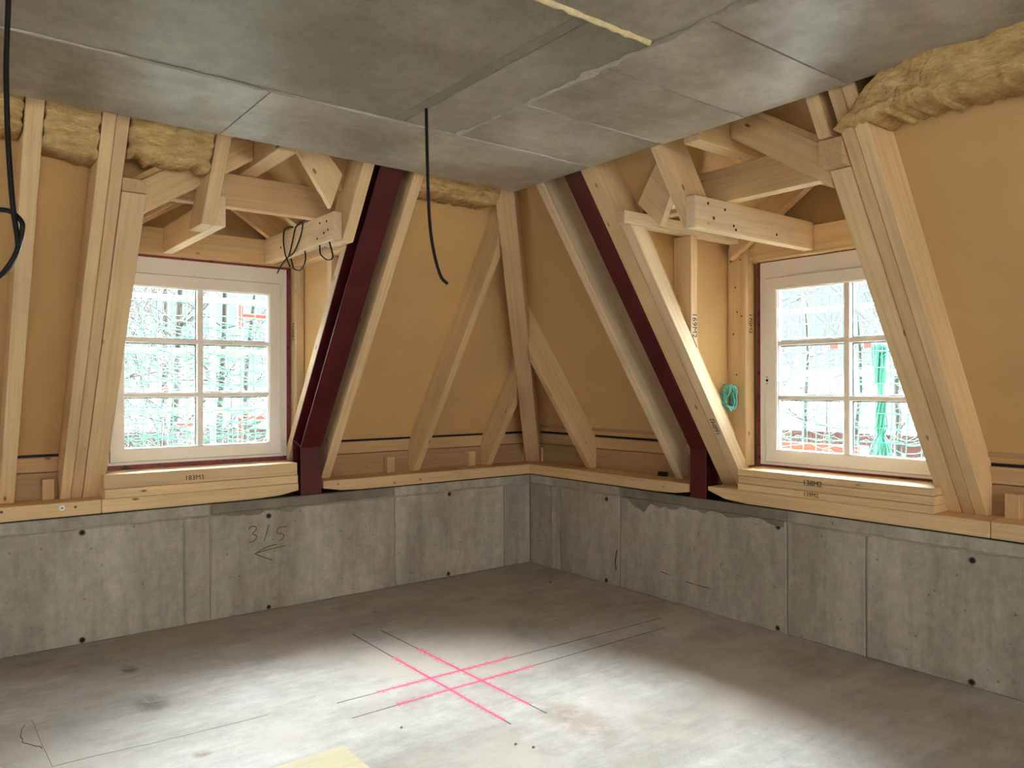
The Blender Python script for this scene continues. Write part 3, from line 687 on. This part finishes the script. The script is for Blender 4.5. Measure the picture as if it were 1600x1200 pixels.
# ------------------------------------------------------------------ sills
def sill(side, u0, u1, cuts, label, txt):
    root = empty('window_sill', W(side, (u0 + u1) / 2, 0.12, cuts[0])); tag(root, label, 'sill', 'layered wooden window sills')
    ps = []
    for i, (a, b) in enumerate(zip(cuts[:-1], cuts[1:])):
        ps.append(sbox('board', side, u0 + (0.004 if i % 2 else 0), u1 - (0.005 if i % 2 == 0 else 0), 0.002 + 0.003 * (i % 2), 0.315, a + 0.0012, b - 0.0012, M['wood'], root, 0.0025))
    right = W(side, -1 if side == 'L' else 1, 0, 0)
    for s, u, z, h, k in txt:
        text('stamped_number', s, W(side, u, 0.002, z), right, (0, 0, 1), h, M['ink'], ps[k])
    return root
sill('L', 2.125, 3.362, [ZB, 0.918, 1.006], 'layered wooden sill stamped 183M3 under the left window', [('183M3', 2.83, 0.952, 0.044, 1)])
sill('R', 2.155, 3.392, [ZB, 0.905, 0.955, 1.0], 'layered wooden sill stamped 138M2 under the right window', [('138M2', 2.69, 0.953, 0.046, 2), ('139M2', 2.68, 0.884, 0.036, 0)])
text('stamped_number', '169M2', W('R', 2.1, -0.367, 1.93), (0, 0, -1), (1, 0, 0), 0.058, M['ink'], st)
text('stamped_number', '170M2', W('R', 2.102, 0.225, 1.97), (0, 0, -1), (1, 0, 0), 0.05, M['ink'], jp)
text('stamped_number', '168M2', W('R', 2.062, din('R', 1.275), 1.275), (-S, 0, 1), (0, 1, 0), 0.05, M['ink'], d2)
text('stamped_number', '184M3', W('L', 2.064, 0.235, 1.95), (0, 0, 1), (0, 1, 0), 0.05, M['ink'], jpl)

# ------------------------------------------------------------------ windows
def window(name, side, u0, u1, z0, z1, hinge_low, label):
    d = 0.27
    root = empty(name, W(side, (u0 + u1) / 2, d, z0)); tag(root, label, 'window', kind='structure')
    def ring(nm, a0, a1, b0, b1, w, d0, d1, mat, par, top=None):
        top = w if top is None else top
        o = multi_ring(nm, side, a0, a1, b0, b1, w, top, d0, d1, mat, par); return o
    ring('window_frame', u0, u1, z0, z1, 0.060, d, d + 0.07, M['white'], root, top=0.125)
    su0, su1, sz0, sz1 = u0 + 0.052, u1 - 0.052, z0 + 0.022, z1 - 0.112
    multi_ring('frame_gap', side, su0 - 0.004, su1 + 0.004, sz0 - 0.004, sz1 + 0.004, 0.006, 0.006, d - 0.0015, d + 0.004, M['pencil'], root)
    sash = ring('sash', su0, su1, sz0, sz1, 0.078, d - 0.016, d + 0.055, M['white'], root)
    ring('sash_moulding', su0 + 0.072, su1 - 0.072, sz0 + 0.072, sz1 - 0.072, 0.012, d - 0.012, d + 0.0, M['white'], root)
    g0, g1, h0, h1 = su0 + 0.078, su1 - 0.078, sz0 + 0.078, sz1 - 0.078
    ring('glazing_bead', g0, g1, h0, h1, 0.010, d + 0.004, d + 0.03, M['bead'], root)
    um = (g0 + g1) / 2
    hz = [h0 + (h1 - h0) * 0.328, h0 + (h1 - h0) * 0.664]
    sbox('glazing_bar', side, um - 0.019, um + 0.019, d - 0.004, d + 0.05, h0, h1, M['white'], root, 0.004)
    for z in hz:
        sbox('glazing_bar', side, g0, g1, d - 0.002, d + 0.048, z - 0.015, z + 0.015, M['white'], root, 0.004)
    us = [(g0, um - 0.019), (um + 0.019, g1)]; zs = [(h0, hz[0] - 0.015), (hz[0] + 0.015, hz[1] - 0.015), (hz[1] + 0.015, h1)]
    for a, b in us:
        for za, zb in zs:
            pane = sbox('glass_pane', side, a, b, d + 0.022, d + 0.026, za, zb, M['glass'], root, 0)
            ring_ = multi_ring('spacer', side, a + 0.001, b - 0.001, za + 0.001, zb - 0.001, 0.007, 0.007, d + 0.03, d + 0.046, M['gasket'], pane)
    # red sealing tape round the frame
    far, near = u1 + 0.03, u0 - 0.03
    multi_ring('sealing_tape', side, near, far, z0 - 0.03, z1 + 0.02, 0.045, 0.034, d + 0.010, d + 0.052, M['tape'], root)
    if hinge_low:
        for z in (sz0 + 0.05, sz1 - 0.05):
            hp = tube('hinge', [W(side, su0 - 0.004, d - 0.018, z - 0.045), W(side, su0 - 0.004, d - 0.018, z + 0.045)], 0.008, M['white'], root, 8)
    else:
        hx = W(side, su0 + 0.012, d - 0.0165, (sz0 + sz1) / 2 - 0.07)
        disc('handle_hole', hx, W(side, 0, -1, 0), 0.009, 0.0015, M['hole'], root)
        for dz in (-0.022, 0.022): disc('handle_screw_hole', hx + Vector((0, 0, dz)), W(side, 0, -1, 0), 0.004, 0.0015, M['hole'], root, 8)
    return root
def multi_ring(name, side, u0, u1, z0, z1, w, top, d0, d1, mat, parent):
    O = [(u0, z0), (u1, z0), (u1, z1), (u0, z1)]; I = [(u0 + w, z0 + w), (u1 - w, z0 + w), (u1 - w, z1 - top), (u0 + w, z1 - top)]
    V = [W(side, u, dd_, z) for dd_ in (d0, d1) for u, z in O + I]
    F = []
    for i in range(4):
        j = (i + 1) % 4
        F += [(i, j, 4 + j, 4 + i), (8 + i, 8 + j, 12 + j, 12 + i), (i, j, 8 + j, 8 + i), (4 + i, 4 + j, 12 + j, 12 + i)]
    return mesh_obj(name, V, F, mat, parent, None, 0.002)
window('window_1', 'L', 2.102, 3.332, 1.034, 2.408, True, 'white six-pane window in the left dormer')
window('window_2', 'R', 2.148, 3.378, 1.014, 2.378, False, 'white six-pane window in the right dormer')
# infill closing the gap between window frame and dormer cheeks
for side, nm, ul, zb in (('L', 'left', 3.34, 1.0), ('R', 'right', 3.385, 1.0)):
    tag(sbox('wall_%s_dormer_jamb' % nm, side, ul, 3.47, 0.25, 0.32, 0.80, 2.43, M['wood_warm'], bevel=0), kind='structure')
    tag(sbox('wall_%s_dormer_apron' % nm, side, 1.96, 3.47, 0.318, 0.34, 0.70, 1.03, M['wood_warm'], bevel=0), kind='structure')
    tag(sbox('wall_%s_dormer_post' % nm, side, 1.96, 2.10 if side == 'L' else 2.14, 0.32, 0.34, 0.80, 2.45, M['wood_warm'], bevel=0), kind='structure')

# ------------------------------------------------------------------ mineral wool
def batt(side, u0, u1, zt, zb_fun, off, depth, label, seed, slant=0.0, bulge=0.02, fold=0.0, rag=0.012):
    """lumpy torn batt in the roof plane; zb_fun(t) is its lower edge, off the front face offset"""
    nu = max(30, int((u1 - u0) / 0.008)); nz = 26
    V, F = [], []
    def pt(i, k, back):
        t = i / nu; s = k / nz
        zb = zb_fun(t) + rag * noise.fractal(Vector((t * (u1 - u0) * 22, seed, 3)), 0.8, 2.0, 4)
        z = zb + (zt - zb) * s
        u = u0 + (u1 - u0) * t + slant * s * max(0, 1 - t * 2.5)
        e_ = 0.012 * noise.fractal(Vector((s * 7, seed, 11)), 0.8, 2.0, 3)
        u += e_ * (max(0, 1 - t * 6) - max(0, 1 - (1 - t) * 6))
        lump = noise.fractal(Vector((u * 7, z * 13, seed)), 0.9, 2.0, 5)
        wisp = abs(noise.fractal(Vector((u * 16 + z * 20, z * 55 - u * 12, seed + 5)), 0.8, 2.0, 4))
        rid = abs(math.sin((u * 9 + z * 16) + 2.5 * noise.noise(Vector((u * 5, z * 8, seed + 9)))))
        ed = min(1.0, 9 * s) ** 0.5 * min(1.0, 14 * min(t, 1 - t)) ** 0.4
        d = off - S * (z - ZB)
        if back: d += depth
        else: d += -bulge * ed - 0.020 * lump * ed - 0.014 * wisp * ed - fold * rid * ed
        return W(side, u, d, z)
    for back in (0, 1):
        for i in range(nu + 1):
            for k in range(nz + 1): V.append(pt(i, k, back))
    m = (nu + 1) * (nz + 1); idx = lambda i, k, b: b * m + i * (nz + 1) + k
    for b in (0, 1):
        for i in range(nu):
            for k in range(nz): F.append((idx(i, k, b), idx(i + 1, k, b), idx(i + 1, k + 1, b), idx(i, k + 1, b)))
    for i in range(nu):
        for k in (0, nz): F.append((idx(i, k, 0), idx(i + 1, k, 0), idx(i + 1, k, 1), idx(i, k, 1)))
    for k in range(nz):
        for i in (0, nu): F.append((idx(i, k, 0), idx(i, k + 1, 0), idx(i, k + 1, 1), idx(i, k, 1)))
    return tag(mesh_obj('insulation_batt', V, F, M['wool'], None, None, 0, True), label, 'insulation', 'glass wool batts under the slab edge')
batt('L', 3.892, 4.6, 2.90, lambda t: 2.715 - 0.03 * t, OFF['L'] + 0.0, 0.2, 'crumpled yellow wool at the left picture edge under the slab', 1.0, bulge=0.02, fold=0.03)
batt('L', 3.580, 3.805, 2.90, lambda t: 2.650 + 0.03 * t, OFF['L'] + 0.0, 0.2, 'square yellow wool batt between the two leftmost rafters', 2.0, bulge=0.008)
batt('L', 3.056, 3.450, 2.90, lambda t: 2.695 + 0.012 * math.sin(t * 6) + 0.03 * t * t - 0.02, OFF['L'] + 0.01, 0.12, 'torn drooping yellow wool above the left window', 3.0, bulge=0.015, fold=0.04, rag=0.02)
batt('L', 1.20, 1.80, 2.90, lambda t: 2.762, OFF['L'] + 0.03, 0.2, 'thin strip of yellow wool left of the hip rafter top', 4.0, bulge=0.01)
def zb4(t): return 2.665 - 0.02 * t + 0.02 * math.sin(t * 9)
batt('R', 3.455, 5.8, 2.90, zb4, OFF['R'] - 0.055, 0.24, 'long torn roll of yellow wool at the upper right under the slab', 5.0, slant=0.42, bulge=0.01, fold=0.045, rag=0.02)

# ------------------------------------------------------------------ cables
cab = tag(tube('hanging_cable', catmull([(-2.454, -2.267, 2.80), (-2.450, -2.270, 2.54), (-2.443, -2.274, 2.308), (-2.429, -2.285, 2.164), (-2.404, -2.304, 2.048), (-2.378, -2.324, 2.008)]), 0.0075, M['black']), 'black cable hanging from the middle of the ceiling', 'cable')
lc = [(-4.056, -2.501, 2.80), (-4.056, -2.501, 2.706), (-4.061, -2.497, 2.515), (-4.058, -2.499, 2.323), (-4.052, -2.503, 2.189), (-4.044, -2.508, 2.074), (-4.035, -2.515, 1.998), (-4.035, -2.517, 1.959), (-4.052, -2.506, 1.917), (-4.076, -2.487, 1.881), (-4.106, -2.46, 1.868), (-4.144, -2.43, 1.892), (-4.167, -2.413, 1.96), (-4.152, -2.425, 2.046), (-4.106, -2.455, 2.078), (-4.076, -2.476, 2.08), (-4.049, -2.494, 2.074), (-4.026, -2.510, 2.049), (-4.022, -2.514, 2.022), (-4.035, -2.503, 1.955), (-4.058, -2.487, 1.902), (-4.090, -2.463, 1.874), (-4.13, -2.44, 1.87)]
tag(tube('hanging_cable', catmull(lc), 0.0075, M['black']), 'black cable with a loop hanging at the left picture edge', 'cable')
coil = empty('cable_coil', (-2.30, -0.3, 2.40)); tag(coil, 'tied coil of thin black cable over the left dormer joist', 'cable')
Q = [[(-.62, 2.615), (-.575, 2.612), (-.507, 2.606), (-.437, 2.608), (-.375, 2.587), (-.339, 2.529), (-.275, 2.432), (-.237, 2.408)],
     [(-.54, 2.610), (-.507, 2.60), (-.489, 2.554), (-.437, 2.493), (-.348, 2.429), (-.256, 2.413)],
     [(-.34, 2.598), (-.312, 2.606), (-.238, 2.613), (-.191, 2.595), (-.181, 2.524), (-.209, 2.441), (-.237, 2.405), (-.293, 2.344)],
     [(-.237, 2.405), (-.133, 2.364), (-.074, 2.327)], [(-.247, 2.404), (-.274, 2.361), (-.302, 2.329), (-.401, 2.31), (-.463, 2.337), (-.489, 2.375), (-.48, 2.425)],
     [(-.714, 2.428), (-.72, 2.38), (-.753, 2.353), (-.832, 2.32), (-.893, 2.322), (-.9, 2.347), (-.855, 2.428)]]
for i, q in enumerate(Q):
    tube('cable_loop', catmull([(-2.297 - 0.002 * i + (0.03 if i in (4, 5) else 0), y, z) for y, z in q]), 0.005, M['black'], coil, 6)

# ------------------------------------------------------------------ things on the floor and in the niche
tag(box('plywood_sheet', -3.75, -2.835, -3.1, -2.21, 0.0, 0.018, M['plywood'], bevel=0.002), 'pale plywood sheet lying on the floor at the bottom edge', 'board')
def bundle(name, centre, n, rx, rz, label, mat):
    root = empty(name, centre); tag(root, label, 'rope')
    for i in range(n):
        a0 = random.random() * 6.28; k = 0.7 + 0.3 * random.random(); tl = random.uniform(-0.5, 0.5)
        pts = []
        for j in range(17):
            a = a0 + j / 16 * 6.28
            pts.append(Vector(centre) + Vector((rx * k * math.cos(a) + 0.01 * math.sin(3 * a), 0.03 * tl + 0.02 * math.sin(2 * a + i), rz * (1 + k * math.sin(a)))))
        tube('rope_turn', pts, 0.007, M[mat], root, 6)
    return root
bundle('rope_bundle', (0.085, -2.03, 1.375), 9, 0.06, 0.09, 'small teal rope bundle tucked beside the right jamb post', 'rope')

# ------------------------------------------------------------------ outside: nets, scaffold, trees, buildings
def net(side, d, u0, u1, z0, z1, cell, rad, label, seed, wav=0.02, fine=None):
    V, F = [], []
    def P(u, z):
        q = Vector((u * 0.9, z * 0.9, seed))
        return W(side, u + wav * noise.noise(q * 2.0), d + 0.07 * noise.noise(q), z + wav * 1.3 * noise.noise(q * 2.3 + Vector((5, 0, 0))))
    nu = int((u1 - u0) / cell); nz = int((z1 - z0) / cell)
    for i in range(nu + 1):
        u = u0 + i * cell
        tube_geo([P(u, z0 + (z1 - z0) * k / 40) for k in range(41)], rad, 4, V, F)
    for i in range(nz + 1):
        z = z0 + i * cell
        tube_geo([P(u0 + (u1 - u0) * k / 60, z) for k in range(61)], rad, 4, V, F)
    if fine:
        za, zb, step, rr = fine
        k0 = int((zb - za) / step)
        for i in range(k0):
            z = za + i * step; ph = random.random() * 9
            ua = u0 + random.random() * 1.2; ub = u1 - random.random() * 1.2
            tube_geo([P(ua + (ub - ua) * k / 60, z + 0.035 * noise.noise(Vector((k * 0.35, i * 1.7, seed))) + 0.02 * math.sin(k * 0.9 + ph)) + W(side, 0, 0.05, 0) for k in range(61)], rr, 4, V, F)
    return tag(mesh_obj('safety_net', V, F, M['net']), label, 'net')
net('L', 1.05, 0.6, 4.4, 0.0, 3.4, 0.105, 0.0042, 'green scaffold safety net outside the left window', 3.0, fine=(0.6, 2.1, 0.026, 0.0035))
net('R', 0.95, 1.0, 4.6, 0.0, 3.4, 0.105, 0.0040, 'green scaffold safety net outside the right window', 8.0, fine=(0.9, 1.8, 0.05, 0.003))

def scaffold(side, d, uprights, rails, reds, toe, deck, label):
    root = empty('scaffold', W(side, uprights[0], d, -1.0)); tag(root, label, 'scaffold', 'scaffolds outside the windows')
    for u in uprights:
        for dd_ in (d, d + 0.75):
            tube('standard', [W(side, u, dd_, -3.0), W(side, u, dd_, 3.6)], 0.024, M['galv'], root, 10)
    for z, dd_, r in rails:
        tube('guard_rail', [W(side, uprights[0] - 0.2, dd_, z), W(side, uprights[-1] + 0.2, dd_, z)], r, M['galv'], root, 8)
    for u0, u1, z0, z1, dd_ in reds:
        sbox('red_bracket', side, u0, u1, dd_ - 0.02, dd_ + 0.02, z0, z1, M['red'], root, 0.003)
    if toe:
        u0, u1, z0, z1, dd_ = toe
        sbox('toe_board', side, u0, u1, dd_, dd_ + 0.03, z0, z1, M['red'], root, 0.003)
        sbox('toe_board_cap', side, u1, u1 + 0.045, dd_ - 0.004, dd_ + 0.034, z0, z1 + 0.004, M['bead'], root, 0.003)
    for k in range(3):
        sbox('deck_plank', side, uprights[0] - 0.3, uprights[-1] + 0.3, d + 0.05 + 0.22 * k, d + 0.25 + 0.22 * k, deck, deck + 0.045, M['plank'], root, 0.004)
    return root
scaffold('L', 1.35, (-0.4, 2.085, 4.6), ((1.835, 1.35, 0.022), (1.345, 1.35, 0.024), (2.35, 2.10, 0.022), (1.48, 2.10, 0.022)),
         ((1.75, 2.06, 2.13, 2.165, 1.33), (2.07, 2.10, 2.04, 2.24, 1.32), (1.75, 2.06, 1.265, 1.295, 1.33), (2.07, 2.10, 1.06, 1.28, 1.32), (2.47, 2.62, 1.22, 1.25, 1.34), (2.66, 2.70, 1.50, 1.54, 1.34)),
         None, 0.62, 'steel scaffold outside the left window')
scaffold('R', 1.15, (-0.3, 3.9), ((1.635, 1.15, 0.024), (2.2, 1.9, 0.022), (1.45, 1.9, 0.022)),
         ((2.17, 2.235, 1.82, 1.865, 1.13), (2.43, 2.50, 1.815, 1.86, 1.13)), (0.9, 2.40, 0.98, 1.105, 1.12), 0.80, 'steel scaffold with red toe board outside the right window')
# gathered end of the net, a vertical hank
hk = empty('gathered_net', W('R', 2.60, 1.05, 1.0)); tag(hk, 'gathered green net hanging like a hank outside the right window', 'net')
for i in range(26):
    ph = random.random() * 6.28; rr = random.uniform(0.012, 0.05); w_ = random.uniform(5, 12)
    pts = []
    for k in range(31):
        z = 1.04 + 0.80 * k / 30
        wd = rr * (1.0 + 0.9 * max(0, 1 - (z - 1.04) / 0.16) - 0.55 * math.exp(-((z - 1.52) / 0.05) ** 2) - 0.5 * math.exp(-((z - 1.20) / 0.04) ** 2))
        pts.append(W('R', 2.585 + 0.02 * (1.5 - z) * 0 + wd * math.cos(ph + w_ * z * 0.5), 1.04 + wd * math.sin(ph + w_ * z * 0.5), z))
    tube('net_strand', pts, 0.006, M['net'], hk, 5)

def tree(x, y, base, height, r0, label, seed, lean=(0, 0), nb=26, fork=None):
    rnd = random.Random(seed)
    root = empty('bare_tree', (x, y, base)); tag(root, label, 'tree', 'bare trees outside')
    top = Vector((x + lean[0], y + lean[1], base + height))
    n = 14
    tr = []
    for i in range(n + 1):
        t = i / n; p = Vector((x, y, base)).lerp(top, t)
        p += Vector((noise.noise(Vector((t * 4, seed, 0))), noise.noise(Vector((t * 4, seed, 5))), 0)) * 0.25
        tr.append(p)
    tube('trunk', tr, [r0 * (1 - 0.8 * i / n) for i in range(n + 1)], M['bark'], root, 8)
    V, F = [], []
    def branch(p, d, length, r, lvl):
        m = 6; pts = [p]; dd_ = d.normalized()
        for i in range(m):
            dd_ = (dd_ + Vector((rnd.uniform(-1, 1), rnd.uniform(-1, 1), rnd.uniform(-0.5, 0.9))) * 0.22).normalized()
            pts.append(pts[-1] + dd_ * length / m)
        tube_geo(pts, [r * (1 - 0.75 * i / m) for i in range(m + 1)], 5 if lvl == 0 else 4, V, F)
        if lvl < 2:
            for k in range(4 if lvl == 0 else 4):
                q = pts[rnd.randint(1, m - 1)]
                nd = (dd_ + Vector((rnd.uniform(-1, 1), rnd.uniform(-1, 1), rnd.uniform(-0.6, 0.9))) * 1.0)
                branch(q, nd, length * rnd.uniform(0.35, 0.6), r * 0.5, lvl + 1)
    for k in range(nb):
        t = rnd.uniform(0.45, 0.98); p = tr[min(n, int(t * n))]
        a = rnd.uniform(0, 6.28)
        branch(p, Vector((math.cos(a), math.sin(a), rnd.uniform(0.1, 0.9))), height * 0.22 * rnd.uniform(0.5, 1.1), r0 * 0.32 * (1.15 - t), 0)
    mesh_obj('branches', V, F, M['bark'], root)
    return root
TL = [(-2.4, 7.6, 0.11, 'slender bare tree at the left edge of the left window view', (0.3, 0)), (-1.35, 8.5, 0.15, 'bare tree with leaning trunk, second from the left outside', (-0.6, 0.2)), (-0.55, 9.5, 0.17, 'thick bare trunk in the upper left pane of the left window', (0.1, 0)),
      (0.15, 9.0, 0.15, 'straight bare trunk beside the middle bar of the left window', (0.1, 0.2)), (0.75, 10.5, 0.14, 'thin bare trunk in the upper right pane of the left window', (0.5, 0)), (1.9, 9.5, 0.12, 'bare tree behind the right edge of the left window', (-0.8, 0)), (0.4, 14.0, 0.2, 'far bare tree behind the left window trunks', (0, 0))]
for i, (x, y, r, lab, ln) in enumerate(TL): tree(x, y, -8.0, 13.5, r, lab, 21 + i, ln, nb=26)
TR = [(8.5, 4.6, 0.14, 'bare tree reaching in from the left, right window view', (0.3, -0.8)), (8.0, 0.0, 0.14, 'bare tree reaching in from the right, right window view', (0.2, 0.9)), (12.0, 3.2, 0.13, 'far bare tree in the middle of the right window view', (0.2, 0.3)), (14.5, 6.0, 0.15, 'farthest bare tree in the right window view', (0.2, 0.3))]
for i, (x, y, r, lab, ln) in enumerate(TR): tree(x, y, -8.0, 12.0 if i else 12.8, r, lab, 51 + i, ln, nb=28)

SH = [(6.0, 4.2, 9.6, 'dense bare thicket left in the right window view'), (6.4, 2.7, 9.2, 'dense bare thicket in the middle of the right window view'), (7.2, 1.3, 9.5, 'dense bare thicket right in the right window view'), (11.0, 5.4, 10.0, 'farther thicket behind the right window trees'),
      (-1.6, 6.2, 9.3, 'dense bare thicket left in the left window view'), (-0.4, 7.0, 9.6, 'dense bare thicket in the middle of the left window view'), (0.8, 7.4, 9.3, 'dense bare thicket right in the left window view')]
for i, (x, y, h, lab) in enumerate(SH):
    t = tree(x, y, -8.0, h, 0.06, lab, 81 + i, (0.1, 0.1), nb=60); t['group'] = 'bare thickets outside'
M['wood_far'] = plain('grey_winter_woodland', (0.030, 0.031, 0.028), 0.95, vary=0.5, scale=1.5)
def woodland(a, b, depth, top, label, seed):
    a, b = Vector((*a, 0)), Vector((*b, 0)); t = (b - a).normalized(); nrm = Vector((-t.y, t.x, 0)); n = 120; V, F = [], []
    for i in range(n + 1):
        p = a.lerp(b, i / n); k = i / n * (b - a).length
        for j in range(9):
            s_ = j / 8; w_ = math.sin(s_ * math.pi)
            h = -8 + (top + 8) * w_ ** 0.45 + (1.6 * noise.fractal(Vector((k * 0.35, s_ * 2, seed)), 0.8, 2.0, 5)) * w_
            q = p + nrm * (depth * s_ + 0.9 * noise.noise(Vector((k * 0.5, s_ * 3, seed + 4))))
            V.append((q.x, q.y, h))
    for i in range(n):
        for j in range(8): F.append((i * 9 + j, i * 9 + j + 1, (i + 1) * 9 + j + 1, (i + 1) * 9 + j))
    return tag(mesh_obj('distant_woodland', V, F, M['wood_far']), label, 'woodland', kind='stuff')
woodland((-25, 42), (45, 42), 9, 2.6, 'grey winter woodland on the horizon beyond the left window', 2.0)
woodland((42, 40), (42, -25), 9, 2.8, 'grey winter woodland on the horizon beyond the right window', 6.0)
tag(multi_box('ground_outside', [(-60, 90, 1.2, 90, -8.4, -8.0), (1.2, 90, -60, 1.2, -8.4, -8.0)], M['ground']), kind='structure')
def house(x0, x1, y0, y1, ze, zr, label, nwin, face):
    root = empty('house', ((x0 + x1) / 2, (y0 + y1) / 2, -8.0)); tag(root, label, 'building', 'houses beyond the trees')
    box('walls', x0, x1, y0, y1, -8.0, ze, M['brick'], root)
    if face == 'y':
        ym = (y0 + y1) / 2; V = [(x0 - .4, y0 - .4, ze), (x1 + .4, y0 - .4, ze), (x1 + .4, y1 + .4, ze), (x0 - .4, y1 + .4, ze), (x0 - .4, ym, zr), (x1 + .4, ym, zr)]
        F = [(0, 1, 5, 4), (2, 3, 4, 5), (0, 3, 4), (1, 2, 5), (0, 1, 2, 3)]
    else:
        xm = (x0 + x1) / 2; V = [(x0 - .4, y0 - .4, ze), (x0 - .4, y1 + .4, ze), (x1 + .4, y1 + .4, ze), (x1 + .4, y0 - .4, ze), (xm, y0 - .4, zr), (xm, y1 + .4, zr)]
        F = [(0, 1, 5, 4), (2, 3, 4, 5), (0, 3, 4), (1, 2, 5), (0, 1, 2, 3)]
    mesh_obj('roof', V, F, M['snow_roof'], root)
    for k in range(nwin):
        for zf in (-1.9, -4.6):
            t = (k + 0.5) / nwin
            if face == 'y':
                c = x0 + (x1 - x0) * t; box('window', c - 0.45, c + 0.45, y0 - 0.06, y0 + 0.02, zf, zf + 1.3, M['bead'], root)
            else:
                c = y0 + (y1 - y0) * t; box('window', x0 - 0.06, x0 + 0.02, c - 0.45, c + 0.45, zf, zf + 1.3, M['bead'], root)
house(-3.5, 9.0, 17.0, 25.0, 0.35, 1.5, 'brick house with pale roof beyond the left window trees', 6, 'y')
house(20.0, 28.0, -1.0, 14.0, 0.0, 2.2, 'brick house with pale roof beyond the right window trees', 7, 'x')
